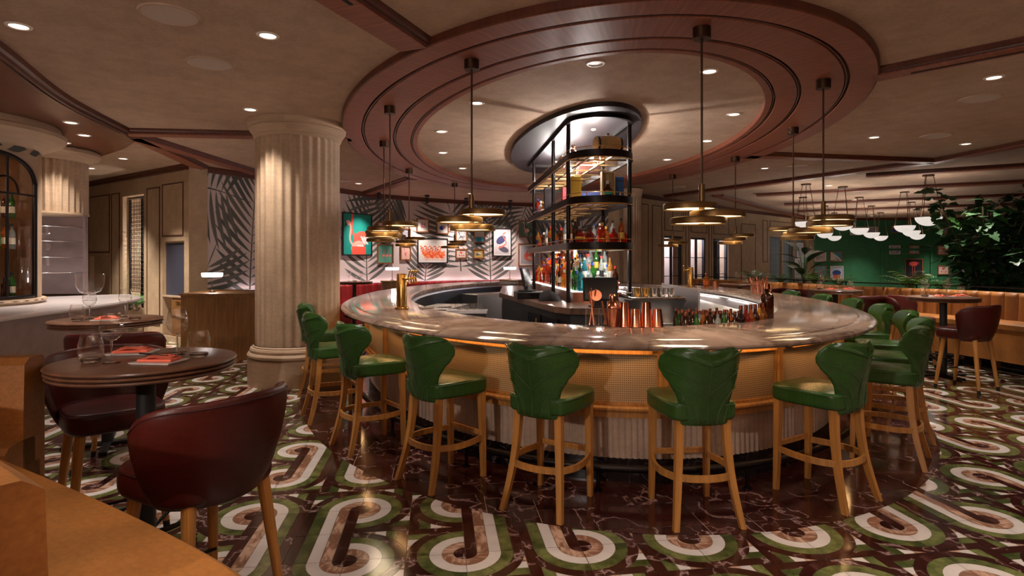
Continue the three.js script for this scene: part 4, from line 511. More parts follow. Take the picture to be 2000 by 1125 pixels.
// recessed downlights
{
  const lens = glow(255, 236, 214, 3.0), dim = S({ color: C(190, 170, 150), roughness: 0.4 });
  const q = [[-3.8, 4.5, 'in the plain ceiling over the tan booth corner', 16], [-1.97, 4.69, 'in the plain ceiling beside the beam with the vent slot', 15], [-3.15, 7.0, 'just in front of the cream column', 20], [-6.93, 10.4, 'before the lattice window wall', 70], [-8.3, 11.5, 'behind the fluted shelf pillar', 70], [-3.67, 13.8, 'between the column and the flamingo pictures', 24], [-1.2, 15.9, 'over the red booth', 14],  // the one behind the fluted pillar is unseen, placed to light the lattice wall
    [-0.43, 6.71, 'inside the oval, nearest the column-side pendant', 18], [-1.02, 8.2, 'inside the oval, second along the column side', 16], [-1.2, 9.82, 'inside the oval, third along the column side', 14], [-1.02, 11.5, 'inside the oval, fourth along the column side', 12], [0.74, 5.36, 'inside the oval over the copper shakers', 0], [1.85, 5.58, 'inside the oval beside the nearest pendant stem', 6], [2.7, 7.23, 'inside the oval, first along the booth side', 14], [2.9, 8.85, 'inside the oval, second along the booth side', 14], [2.73, 10.5, 'inside the oval, third along the booth side', 12],
    [4.71, 5.77, 'over the near end of the tan booth', 22], [5.26, 8.59, 'over the first booth tables', 34], [6.98, 9.08, 'over the back of the tan booth', 34], [4.9, 11.5, 'over the third booth table', 24], [6.37, 12.8, 'beyond the beam corner', 14], [5.5, 14.6, 'by the framed doors', 14], [7.6, 14.2, 'second beyond the beam corner', 12], [10.2, 17.6, 'in the far dining room', 12], [14.6, 24.0, 'over the pictures on the green wall', 60], [17.6, 23.8, 'over the dark flamingo picture on the green wall', 60]];
  const soff = [[-5.5, 7.28, 'first in the wooden soffit', 14], [-5.88, 8.02, 'second in the wooden soffit', 14], [-6.55, 8.54, 'third in the wooden soffit by the glass shelves', 14]];
  const back = [[0.4, 2.0, 15], [2.6, 2.5, 15], [-1.6, 1.2, 12], [4.6, 3.2, 16], [1.2, 0.2, 14]];  // overhead lamps out of view, placed to light the foreground
  let proto; const build = l => { const o = thing('ceiling_downlight', l, 'downlight', 0, 0, 0, 0, 'recessed ceiling downlights'); part('trim_ring', lathe([[0.06, -0.002], [0.064, -0.008], [0.082, -0.008], [0.088, 0]], 32, 0.5), M.white, o); part('light_lens', lathe([[0, -0.003], [0.061, -0.003]], 24, 0), lens, o); return o; };
  const put = (x, y, d, l, p) => { let o; if (!proto) { o = proto = build(l); o.position.copy(V(x, y, d)); } else o = copyOf(proto, l, x, y, d, 0); if (!p) { o.children[1].material = dim; o.children[1].name = 'dark_lens'; } else spotLamp(x, y - 0.012, d, x, 0, d, p * 0.85, 0.72, WARM, 2.5); };
  for (const [x, d, l, p] of q) put(x, CEIL, d, `round ceiling downlight ${l}`, p); for (const [x, d, l, p] of soff) put(x, SOFFIT - 0.02, d, `round downlight ${l}`, p);
  back.forEach(([x, d, p], i) => put(x, CEIL, d, `round ceiling downlight above the viewer, ${['first', 'second', 'third', 'fourth', 'fifth'][i]}`, p));
}
// flush ceiling speakers
{
  const q = [[-2.52, 4.29, 'nearest of the pair over the near tables'], [-2.78, 5.36, 'second of the pair over the near tables'], [5.17, 6.52, 'nearest over the tan booth'], [6.09, 8.48, 'second over the tan booth'], [5.4, 11.2, 'third over the tan booth'], [4.0, 14.5, 'by the panelled wall'], [-3.9, 13.4, 'between the column and the flamingo pictures']];
  let proto; for (const [x, d, l] of q) { const t = `flat round ceiling speaker grille ${l}`; if (!proto) { proto = thing('ceiling_speaker', t, 'speaker', x, CEIL, d, 0, 'flush round ceiling speakers'); part('rim', lathe([[0.182, -0.002], [0.184, -0.01], [0.198, -0.01], [0.204, 0]], 48, 0.5), M.ceiling, proto); part('grille', lathe([[0, -0.006], [0.183, -0.006]], 40, 0), S({ color: C(196, 180, 166), roughness: 0.8 }), proto); } else copyOf(proto, t, x, CEIL, d, 0); }
}
// track spots over the flamingo wall
{
  const pick = [-4.15, -2.9, -1.75, -0.45]; let proto; const ord = ['first', 'second', 'third', 'fourth'];
  pick.forEach((x, i) => { const k = PALM.reduce((b, p, n) => Math.abs(p[0] - x) < Math.abs(PALM[b][0] - x) ? n : b, 0), p = PALM[k], px = p[0] + p[3] * 0.75, pd = p[1] - p[2] * 0.75, l = `black ceiling spotlight over the palm wall, ${ord[i]} from the cream column`; const turn = Math.atan2(p[3], p[2]);
    if (!proto) { proto = thing('picture_spotlight', l, 'spotlight', px, CEIL, pd, turn, 'black spotlights over the palm wall'); part('base', box(0.1, 0.05, 0.1, 0, -0.05, 0, 0.006), M.black, proto); part('lamp_head', [cyl(0.045, 0.045, 0.16, 0, -0.23, 0, 18), cyl(0.012, 0.012, 0.04, 0, -0.08, 0, 8)], M.black, proto); } else copyOf(proto, l, px, CEIL, pd, turn);
    spotLamp(px, CEIL - 0.25, pd, p[0], 1.5, p[1], 13, 0.62, C(255, 238, 232), 2, 'picture_spot_light'); });
}
// table lamps with a flat white drum shade
{
  let proto; const q = [[-5.02, 1.06, 9.75, 'on the oak host stand'], [-2.98, 1.09, 14.3, 'behind the brass beer tower, at the red booth'], [-0.12, 1.091, 15.02, 'on the oak end post at the bar hatch']];
  for (const [x, y, d, l] of q) { const t = `table lamp with glowing white shade ${l}`; if (!proto) { proto = thing('table_lamp', t, 'table lamp', x, y, d, 0, 'white shaded table lamps'); part('base', lathe([[0, 0], [0.05, 0], [0.05, 0.012], [0.02, 0.02], [0.008, 0.035]], 20), M.bronze, proto); part('pole', cyl(0.007, 0.007, 0.33, 0, 0.02, 0, 10), M.bronze, proto); part('lamp_shade', lathe([[0, 0.25], [0.145, 0.25], [0.16, 0.262], [0.165, 0.315], [0.158, 0.322], [0, 0.322]], 32, 0.4), glow(255, 240, 236, 1.5), proto); } else copyOf(proto, t, x, y, d, 0); pointLamp(x, y + 0.235, d, 0.8, NEUTRAL, 3, 'table_lamp_light'); }
  // the post-lamp behind the tap stands on a slim oak divider
  const dv = thing('oak_divider', 'low oak divider at the red booth carrying a table lamp', 'divider', -2.98, 0, 14.3, 0.35); part('panel', box(0.5, 1.05, 0.16, 0, 0, 0, 0.008), M.hostOak, dv); part('cap', box(0.54, 0.04, 0.2, 0, 1.05, 0, 0.008), M.hostOak, dv);
}

// ================= COLUMN, HOST STAND, SECOND BAR =================
function flutedShaft(r, h, n, depth, seg = 6) { const N = n * seg; return grid(N, 1, (u, v) => { const a = u * TAU, k = (u * n) % 1; const f = k < 0.3 ? 0 : Math.sin((k - 0.3) / 0.7 * PI); const q = r - depth * Math.sqrt(Math.max(0, f)); return [Math.cos(a) * q, v * h, Math.sin(a) * q, u * 3, v * h]; }); }
function column(name, label, x, d, r, h, n, y0 = 0, base = true) {
  const o = thing(name, label, 'column', x, y0, d, 0.1);
  if (base) { part('plinth', lathe([[0, 0], [r * 1.17, 0], [r * 1.17, 0.32], [r * 1.15, 0.335], [0, 0.335]], 64, 0.5), M.cream, o); part('base_moulding', lathe([[r * 1.1, 0.335], [r * 1.17, 0.36], [r * 1.18, 0.385], [r * 1.15, 0.41], [r * 1.1, 0.415], [r * 1.1, 0.43], [r * 1.12, 0.445], [r * 1.1, 0.47], [r * 1.05, 0.475], [r * 1.05, 0.49], [r * 1.02, 0.5]], 64, 0.5), M.cream, o); }
  const b = base ? 0.5 : 0; part('fluted_shaft', flutedShaft(r, h - b - 0.2, n, 0.022).translate(0, b, 0), M.cream, o);
  part('capital', lathe([[r * 0.98, h - 0.24], [r * 1.03, h - 0.215], [r * 1.04, h - 0.2], [r * 1.03, h - 0.19], [r * 1.06, h - 0.17], [r * 1.13, h - 0.12], [r * 1.15, h - 0.1], [r * 1.13, h - 0.085], [r * 1.18, h - 0.06], [r * 1.19, h - 0.0], [0, h]], 64, 0.5), M.cream, o);
  return o;
}
column('fluted_column', 'large cream fluted round column beside the oval bar', -2.88, 7.82, 0.53, CEIL, 30);
column('fluted_column', 'slim cream fluted column by the panelled wall behind the tower', 2.95, 14.7, 0.22, CEIL - 0.03, 20);
{ // host stand
  const o = thing('host_stand', 'oak host stand with chamfered end behind the cream column', 'host stand'); part('cabinet', poly([[-5.3, 9.32], [-4.37, 9.3], [-3.8, 9.75], [-3.8, 10.6], [-5.5, 10.6]], 1.03, 0.0), M.hostOak, o); part('top_slab', poly([[-5.32, 9.3], [-4.36, 9.28], [-3.78, 9.74], [-3.78, 10.62], [-5.52, 10.62]], 0.028, 1.03), M.hostOak, o); part('skirting', poly([[-5.28, 9.34], [-4.39, 9.32], [-3.82, 9.77], [-3.82, 10.6], [-5.48, 10.6]], 0.06, 0.001), M.oakDark, o);
}
{ // screen recess, oak drawer unit in it, lattice window and fern box in the left wall (wall axes: s along, y up)
  const wallThing = (name, label, cat) => { const o = thing(name, label, cat); o.position.copy(leftWall.position); o.rotation.y = leftWall.rotation.y; return o; };
  const scr = wallThing('wall_screen', 'dark blue-grey screen panel set in the opening of the cream wall', 'screen'); part('panel', box(0.86, 1.05, 0.03, 4.09, 0.9, -0.07), S({ color: C(70, 70, 82), roughness: 0.35 }), scr); part('frame', [box(0.86, 0.03, 0.04, 4.09, 1.93, -0.06), box(0.03, 1.05, 0.04, 3.675, 0.9, -0.06)], M.creamWall, scr);
  const dr = wallThing('oak_drawer_unit', 'small oak drawer unit with brass pull inside the wall opening', 'cabinet'); part('body', box(0.5, 0.86, 0.3, 4.25, 0.0, -0.17, 0.006), M.hostOak, dr); part('top', box(0.86, 0.03, 0.34, 4.09, 0.87, -0.17), M.cream, dr); const d2 = part('drawer', box(0.46, 0.3, 0.02, 4.25, 0.52, -0.01, 0.004), M.hostOak, dr); part('pull', box(0.14, 0.015, 0.02, 4.3, 0.78, 0.012, 0.004), M.brass, d2);
  const alc = wallThing('alcove_back', 'shaded cream back of the doorway beside the glass shelves', 'panel'); part('board', box(1.08, 1.67, 0.03, 0.65, 0, -0.1), M.creamWall, alc);
  const lat = wallThing('lattice_screen', 'black metal lattice of stacked oval rings in the tall wall window', 'lattice'); part('frame', [box(0.03, 2.4, 0.03, 1.87, 0.5, -0.14), box(0.03, 2.4, 0.03, 2.83, 0.5, -0.14), box(0.96, 0.03, 0.03, 2.35, 0.5, -0.14), box(0.96, 0.03, 0.03, 2.35, 2.91, -0.14)], M.blackMetal, lat);
  const ringG = tube([...Array(14)].map((_, i) => { const a = i / 14 * TAU; return [0.04 * sgn(Math.cos(a), 0.8), 0.075 * sgn(Math.sin(a), 0.8), 0]; }), 0.0055, 22, 5, true);
  for (let c = 0; c < 13; c++) for (let r = 0; r < 23; r++) { const y = 0.98 + r * 0.084; if (y > 2.86) continue; const m = part('lattice_ring', ringG, M.blackMetal, lat); m.position.set(1.92 + c * 0.072, y, -0.14 + (r % 2) * 0.004); }
  const lamp = wallThing('glowing_globe_lamp', 'white glowing lamp seen through the oval lattice', 'lamp'); part('globe', new THREE.SphereGeometry(0.1, 16, 12).translate(2.45, 1.9, -0.85), glow(255, 240, 224, 2.2), lamp); part('stem', cyl(0.008, 0.008, 0.9, 2.45, 1.0, -0.85, 8), M.bronze, lamp);
  const bm = lamp.localToWorld.bind(lamp); lamp.updateMatrixWorld(); const wp = lamp.localToWorld(new THREE.Vector3(2.45, 1.9, -0.85)); pointLamp(wp.x, wp.y, -wp.z, 5, NEUTRAL, 5, 'lattice_lamp_light'); const wq = lamp.localToWorld(new THREE.Vector3(2.5, 2.85, -0.75)); const bl = wallThing('window_light_bar', 'bright light bar behind the top of the oval lattice', 'light'); part('light_bar', box(0.55, 0.03, 0.04, 2.52, 2.86, -0.5), glow(255, 240, 224, 3), bl); spotLamp(wq.x, wq.y - 0.05, -wq.z, wq.x, 0, -wq.z, 16, 1.0, NEUTRAL, 3, 'lattice_bar_light');
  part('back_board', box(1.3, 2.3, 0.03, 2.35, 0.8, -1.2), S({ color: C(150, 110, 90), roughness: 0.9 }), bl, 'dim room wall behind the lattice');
}
// second bar: white marble counter, arched glass cabinet pillar, fluted pillar with glass shelves
const SBX = -6.9, SBD = 7.2;
{
  const o = thing('white_bar_counter', 'white marble counter curving round the arched cabinet pillar', 'counter');
  const P = path([[-3.9, 3.2], [-4.5, 4.6], [-5.0, 5.7], [-5.15, 6.9], [-5.3, 8.0], [-5.6, 8.8], [-6.2, 9.5]], 40);
  part('counter_slab', sweepPath(P, closedProf([[-1.6, 0.99], [-1.6, 1.045], [-0.03, 1.045], [0, 1.035], [0.01, 1.015], [0, 0.995], [-0.03, 0.985]])), S({ color: C(216, 206, 204), roughness: 0.16 }), o); part('counter_front', sweepPath(P, closedProf([[-0.3, 0.0], [-0.16, 0.0], [-0.16, 0.99], [-0.3, 0.99]])), S({ color: C(200, 184, 180), map: whiteMarble, roughness: 0.35 }), o);
}
{
  const o = thing('arched_display_pillar', 'round cream pillar with arched black-framed glass cabinet and palm-leaf frieze', 'display pillar', SBX, 0, SBD, 0);
  const R = 0.86, yb = 1.12, yt = 2.9, half = 0.76, mid = 1.12; // window spans angles about mid (measured from +x towards the viewer)
  const pt = (a, r = R) => [Math.sin(a) * r, Math.cos(a) * r]; // a = 0 faces the viewer
  // pillar shell with an arched opening: built as strips that stop at the arch
  const A0 = mid - half, A1 = mid + half, arch = a => { const k = (a - mid) / half; return Math.abs(k) < 1 ? yt - 0.42 + 0.42 * Math.sqrt(1 - k * k) : 0; };
  part('pillar_shell', [grid(60, 1, (u, v) => { const a = A1 + u * (TAU - 2 * half), q = pt(a); return [q[0], yb - 0.15 + v * (3.0 - yb + 0.15), q[1], a, v]; }), grid(30, 1, (u, v) => { const a = A0 + u * 2 * half, q = pt(a), y0 = Math.max(arch(a), yb); return [q[0], y0 + v * (3.0 - y0), q[1], a, v]; }), grid(30, 1, (u, v) => { const a = A0 + u * 2 * half, q = pt(a); return [q[0], yb - 0.15 + v * 0.15, q[1], a, v]; })], M.cream, o);
  part('sill', lathe([[R - 0.06, 1.07], [R + 0.05, 1.07], [R + 0.06, 1.082], [R + 0.05, 1.11], [R - 0.06, 1.12]], 64, 0.5), M.cream, o); for (let i = 0; i < 22; i++) { const a = mid - 0.9 + i * 0.085, q = pt(a, R + 0.052); const m = part('checker_tile', box(0.045, 0.012, 0.012, 0, 0, 0), i % 2 ? M.white : S({ color: C(96, 88, 84), roughness: 0.4 }), o); m.position.set(q[0], 1.088, q[1]); m.rotation.y = a; }
  part('drum', lathe([[0, 1.046], [R + 0.02, 1.046], [R + 0.02, 1.07], [0, 1.07]], 64, 0.5), M.cream, o);
  part('capital', lathe([[R, 2.98], [R + 0.02, 3.0], [R + 0.08, 3.03], [R + 0.22, 3.1], [R + 0.27, 3.15], [R + 0.27, 3.2], [R + 0.22, 3.22], [R + 0.2, 3.3], [0, 3.3]], 64, 0.5), M.cream, o);
  for (let i = 0; i < 5; i++) { const a0 = mid - 0.85 + i * 0.36; part('painted_leaf', grid(8, 2, (u, v) => { const a = a0 + u * 0.3 + (v - 0.5) * 0.02, w = 0.05 * Math.sin(u * PI), q = pt(a, R + 0.003); return [q[0], 2.9 + 0.06 * Math.sin(u * 1.6 + 0.3) + (v - 0.5) * w * 2, q[1]]; }), S({ color: C(74, 76, 74), roughness: 0.8, side: THREE.DoubleSide }), o); }
  const fr = part('window_frame', (() => { const L = []; const line = (pts, r) => L.push(tube(pts, r, pts.length * 2, 6)); for (const s of [0, 0.33, 0.66, 1]) { const a = A0 + 0.02 + s * (2 * half - 0.04), q = pt(a, R - 0.005); L.push(rod([q[0], yb, q[1]], [q[0], Math.max(arch(a) - 0.02, yb + 0.3), q[1]], s === 0 || s === 1 ? 0.026 : 0.016, 8)); } line([...Array(25)].map((_, i) => { const a = A0 + 0.01 + i / 24 * (2 * half - 0.02), q = pt(a, R - 0.003); return [q[0], arch(a) - 0.015, q[1]]; }), 0.026); for (const y of [yb + 0.02, 2.4]) line([...Array(13)].map((_, i) => { const a = A0 + i / 12 * 2 * half, q = pt(a, R - 0.004); return [q[0], y, q[1]]; }), y < 2 ? 0.022 : 0.012); for (const m of [mid - 0.2, mid + 0.21]) line([...Array(13)].map((_, i) => { const k = i / 6 - 1, a = m + k * 0.19, q = pt(a, R - 0.004); return [q[0], 2.4 + 0.2 * Math.sqrt(Math.max(0, 1 - k * k)), q[1]]; }), 0.012); return L; })(), M.blackMetal, o);
  for (let i = 0; i < 3; i++) { const a0 = A0 + i * 2 * half / 3; part('glass_pane', grid(10, 6, (u, v) => { const a = a0 + u * 2 * half / 3, q = pt(a, R - 0.015); return [q[0], yb + v * (Math.max(arch(a), yb + 0.05) - yb), q[1]]; }), M.glass, o); }
  part('mirror_core', grid(30, 1, (u, v) => { const a = A0 - 0.15 + u * (2 * half + 0.3), q = pt(a, R - 0.42); return [q[0], yb - 0.04 + v * 1.85, q[1]]; }), S({ color: C(96, 98, 100), metalness: 1, roughness: 0.08 }), o);
  part('inner_shelf', [1.72, 2.1].map(y => lathe([[R - 0.4, y], [R - 0.06, y], [R - 0.06, y + 0.008], [R - 0.4, y + 0.008]], 48, 0.5)), M.glass, o); part('cabinet_floor', lathe([[0, yb - 0.01], [R - 0.03, yb - 0.01]], 48, 0), M.black, o);
  part('inner_lamp', cyl(0.03, 0.03, 0.01, 0.15, 2.6, 0.62, 12), glow(255, 200, 150, 4), o); pointLamp(SBX + 0.15, 2.57, SBD - 0.62, 0.9, C(255, 206, 160), 1.5, 'cabinet_lamp_light');
}
const FPX = -7.3, FPD = 9.05;
{
  const o = thing('fluted_shelf_pillar', 'fluted cream pillar over a lit niche of glass shelves', 'shelf pillar', FPX, 0, FPD, 0); const R = 0.6;
  part('fluted_band', flutedShaft(R, 0.86, 40, 0.034, 6).translate(0, 2.32, 0), M.cream, o); part('band_base', lathe([[0, 2.32], [R + 0.01, 2.32], [R + 0.012, 2.29], [0, 2.29]], 48, 0.5), M.cream, o);
  part('capital', lathe([[R, 3.1], [R + 0.04, 3.12], [R + 0.13, 3.17], [R + 0.16, 3.22], [R + 0.15, 3.27], [R + 0.1, 3.3], [0, 3.3]], 48, 0.5), M.cream, o);
  part('niche_back', grid(30, 1, (u, v) => { const a = -1.6 + u * 3.2, x = Math.sin(a) * 0.62, z = -Math.cos(a) * 0.42 - 0.05; return [x, 1.045 + v * 1.25, z]; }), S({ map: whiteMarble, color: C(176, 160, 164), roughness: 0.4 }), o);
  for (const y of [1.4, 1.63, 1.87, 2.09]) { part('glass_shelf', lathe([[0, y], [R - 0.04, y], [R - 0.04, y + 0.008], [0, y + 0.008]], 40, 0.5), M.glass, o); part('shelf_edge', new THREE.TorusGeometry(R - 0.04, 0.006, 6, 40).rotateX(PI / 2).translate(0, y + 0.004, 0), M.chrome, o); }
  part('niche_lamp', cyl(0.05, 0.05, 0.012, 0.05, 2.278, 0.35, 16), glow(255, 230, 200, 5), o); spotLamp(FPX + 0.05, 2.262, FPD - 0.35, FPX + 0.05, 1, FPD - 0.3, 5, 1.0, NEUTRAL, 2, 'niche_light');
}

// ================= BOTTLES, BAR TOOLS, TABLEWARE =================
const ORD = ['first', 'second', 'third', 'fourth', 'fifth', 'sixth', 'seventh', 'eighth', 'ninth', 'tenth', 'eleventh', 'twelfth', 'thirteenth', 'fourteenth', 'fifteenth', 'sixteenth', 'seventeenth', 'eighteenth', 'nineteenth', 'twentieth', 'twenty-first', 'twenty-second', 'twenty-third', 'twenty-fourth'];
const tint = new Map(); const glassOf = (r, g, b) => { const k = `${r},${g},${b}`; if (!tint.has(k)) tint.set(k, Ph({ color: C(r, g, b), transmission: 0.82, thickness: 0, roughness: 0.06, side: THREE.DoubleSide })); return tint.get(k); };
const solidOf = (() => { const m = new Map(); return (r, g, b, rough = 0.5) => { const k = `${r},${g},${b},${rough}`; if (!m.has(k)) m.set(k, S({ color: C(r, g, b), roughness: rough })); return m.get(k); }; })();
const BOT = { // outlines [radius, height]; label band; cap [radius, y0, y1]
  tall: [[[0, 0], [0.036, 0], [0.038, 0.006], [0.038, 0.19], [0.034, 0.215], [0.015, 0.245], [0.0135, 0.29], [0.0135, 0.3]], [0.06, 0.14, 0.0388], [0.0155, 0.285, 0.315]],
  square: [[[0, 0], [0.042, 0], [0.044, 0.006], [0.044, 0.155], [0.038, 0.175], [0.017, 0.19], [0.016, 0.225]], [0.04, 0.12, 0.0448], [0.019, 0.215, 0.255]],
  round: [[[0, 0], [0.05, 0], [0.058, 0.03], [0.06, 0.07], [0.052, 0.11], [0.03, 0.135], [0.017, 0.15], [0.016, 0.185]], [0.045, 0.085, 0.0612], [0.022, 0.178, 0.22]],
  slim: [[[0, 0], [0.031, 0], [0.032, 0.005], [0.032, 0.22], [0.014, 0.265], [0.013, 0.32]], [0.07, 0.15, 0.0327], [0.015, 0.305, 0.335]],
  flask: [[[0, 0], [0.03, 0], [0.033, 0.012], [0.031, 0.03], [0.014, 0.065], [0.011, 0.1]], null, [0.014, 0.092, 0.125]],
};
const botGeo = {}; for (const k in BOT) { const [o, lab, cap] = BOT[k]; const sg = k === 'square' ? 4 : 18; botGeo[k] = { body: k === 'square' ? lathe(o, 12) : lathe(o, sg), fill: lathe([...o.map(p => [p[0] * 0.93, Math.min(p[1] * 0.98 + 0.003, o[o.length - 1][1] * 0.62)])], sg), label: lab && lathe([[lab[2], lab[0]], [lab[2], lab[1]]], sg, 0), cap: cyl(cap[0], cap[0] * 0.95, cap[2] - cap[1], 0, cap[1], 0, 14) }; }
function bottle(kind, x, y, d, glass, labelMat, capMat, label, group, scale = 1) {
  const o = thing('bottle', label, 'bottle', x, y, d, 0, group), g = botGeo[kind]; if (scale !== 1) o.scale.setScalar(scale); part('glass_body', g.body, glass, o); if (g.label && labelMat) part('paper_label', g.label, labelMat, o); part('stopper', g.cap, capMat, o); return o;
}
{
  const r = rng(41), clear = glassOf(226, 236, 236), cyan = glassOf(70, 190, 210), grn = glassOf(80, 170, 70), amber = glassOf(226, 140, 40), gold = glassOf(240, 190, 80), red = glassOf(206, 44, 24), dark = glassOf(110, 54, 24), orange = glassOf(236, 100, 24);
  const labs = [solidOf(226, 216, 196), solidOf(232, 226, 220), solidOf(190, 50, 40), solidOf(40, 60, 120), solidOf(206, 170, 70), solidOf(40, 40, 44)], caps = [solidOf(30, 28, 30), solidOf(196, 150, 70, 0.3), solidOf(210, 206, 200), solidOf(40, 70, 150), solidOf(180, 40, 36), solidOf(120, 80, 50)];
  const cname = new Map([[clear, 'clear'], [cyan, 'cyan blue'], [grn, 'green'], [amber, 'amber'], [gold, 'golden'], [red, 'red'], [dark, 'dark brown'], [orange, 'orange']]);
  const row = ['lowest', 'middle', 'top'];
  for (let k = 0; k < 3; k++) {
    const [[x0, d0], [x1, d1]] = DISPLAY[k], n = 22 - k; for (let i = 0; i < n; i++) { const f = (i + 0.4) / n, x = x0 + 0.05 + (x1 - x0) * f, d = d0 + 0.02 + (d1 - d0) * f; const pool = f < 0.2 ? [clear, clear, gold, grn] : f < 0.55 ? [amber, gold, amber, clear, dark] : [orange, red, amber, orange, gold], g = pool[Math.floor(r() * pool.length)]; bottle(['tall', 'slim', 'square', 'tall'][Math.floor(r() * 4)], x, STEPY[k] + 0.001, d, g, labs[Math.floor(r() * 6)], caps[Math.floor(r() * 6)], `${cname.get(g)} bottle, ${ORD[i]} along the side of the ${row[k]} lit step`, 'bottles on the lit step display'); }
    const fx = [0.84, 0.95, 1.06, 1.17, 1.28]; for (let i = 0; i < 5 - k; i++) { const g = [[cyan, clear, clear, clear, dark], [cyan, grn, clear, gold], [clear, grn, clear]][k][i]; bottle(k === 0 && i === 0 ? 'square' : ['slim', 'tall', 'square'][(i + k) % 3], fx[i] + k * 0.06, STEPY[k] + 0.001, 7.46 + k * 0.12, g, labs[(i * 2 + k) % 6], caps[(i + k * 2) % 6], `${cname.get(g)} bottle, ${ORD[i]} across the front of the ${row[k]} lit step`, 'bottles on the lit step display', k === 0 && i === 0 ? 1.15 : 1); }
  }
  // decanters on the lowest tower shelf
  const shelfC = SHELF[0] + 0.009, arcp = a => [1.06 + Math.cos(a) * 0.3, 7.38 - Math.sin(a) * 0.28]; const dec = [[PI * 0.98, 'tall', dark], [PI * 0.82, 'round', red], [PI * 0.66, 'round', red], [PI * 0.5, 'square', orange], [PI * 0.34, 'round', red], [PI * 0.18, 'tall', amber], [PI * 0.02, 'round', orange]];
  dec.forEach(([a, k, g], i) => { const [x, d] = arcp(a); bottle(k, x, shelfC, d, g, i % 2 ? solidOf(206, 170, 70) : null, [solidOf(196, 150, 70, 0.3), clear, solidOf(30, 28, 30)][i % 3], `${cname.get(g)} spirit decanter, ${ORD[i]} round the bow of the lowest tower shelf`, 'decanters on the tower shelf', 0.98); });
  for (let i = 0; i < 10; i++) { const d = 7.75 + i * 0.29; bottle(['tall', 'slim', 'square', 'round', 'tall'][i % 5], TW.L(d) + 0.1, shelfC, d, [amber, clear, dark, amber, gold][i % 5], labs[i % 6], caps[(i * 2) % 6], `${cname.get([amber, clear, dark, amber, gold][i % 5])} bottle, ${ORD[i]} along the side of the lowest tower shelf`, 'bottles along the tower shelf'); }
  for (let i = 0; i < 6; i++) { const d = 7.7 + i * 0.32; bottle(['tall', 'square', 'tall', 'slim', 'tall', 'square'][i], TW.R(d) - 0.12, shelfC, d, [clear, amber, red, clear, dark, amber][i], labs[i], caps[i], `${cname.get([clear, amber, red, clear, dark, amber][i])} bottle, ${ORD[i]} along the far side of the lowest tower shelf`, 'bottles along the tower shelf'); }
  for (let i = 0; i < 4; i++) { const d = 9.5 + i * 0.3; bottle(['slim', 'round', 'square', 'tall'][i], TW.L(d) + 0.1, SHELF[1] + 0.009, d, [red, amber, clear, red][i], labs[i], caps[i], `${['red', 'amber', 'clear', 'red'][i]} bottle, ${ORD[i]} at the far end of the middle tower shelf`, 'bottles on the middle tower shelf'); }
  // speed-rail bottles with pour spouts inside the near counter
  const rail = thing('speed_rail', 'steel bottle rail holding open spirits inside the near counter', 'bottle rail', 1.74, 0, 5.3); part('tray', [box(0.62, 0.02, 0.42, 0, 0.82, 0), box(0.62, 0.12, 0.012, 0, 0.86, 0.21), box(0.62, 0.12, 0.012, 0, 0.86, -0.21), box(0.012, 0.12, 0.42, -0.31, 0.86, 0), box(0.012, 0.12, 0.42, 0.31, 0.86, 0)], M.steel, rail); part('stand', box(0.5, 0.8, 0.3, 0, 0.015, 0), M.black, rail);
  for (let j = 0; j < 4; j++) for (let i = 0; i < 6; i++) { const g = [dark, dark, clear, grn, amber, dark, dark][(i * 3 + j * 5) % 7]; const o = bottle(['tall', 'slim'][(i + j) % 2], 1.5 + i * 0.094, 0.845, 5.15 + j * 0.1, g, labs[(i + j * 2) % 6], M.copper, `${cname.get(g)} open bottle with spout, ${ORD[i]} in the ${['nearest', 'second', 'third', 'farthest'][j]} row of the speed rail`, 'speed rail bottles', 0.92); }
  // little dasher flasks and the amber bottle at the counter lip
  for (let i = 0; i < 6; i++) { const p = BAR(-1.15 + i * 0.029, -0.84), g = [glassOf(60, 20, 24), red, amber, dark, gold, amber][i]; bottle('flask', p[0], 1.061, p[1], g, null, M.copper, `${['dark wine', 'red', 'amber', 'dark brown', 'golden', 'honey'][i]} dasher flask with copper top, ${ORD[i]} from the speed rail`, 'dasher flasks on the counter lip', 1.15); }
  { const p = BAR(-0.985, -0.83); bottle('square', p[0], 1.061, p[1], dark, null, M.copper, 'tall dark amber bottle with copper pourer at the counter lip', null, 1.32).scale.y = 1.25; }
  { const p = BAR(0.3, -0.5); bottle('square', p[0], 1.061, p[1], amber, labs[0], M.copper, 'amber bottle standing beside the far brass beer tower', null, 1.1); }
}
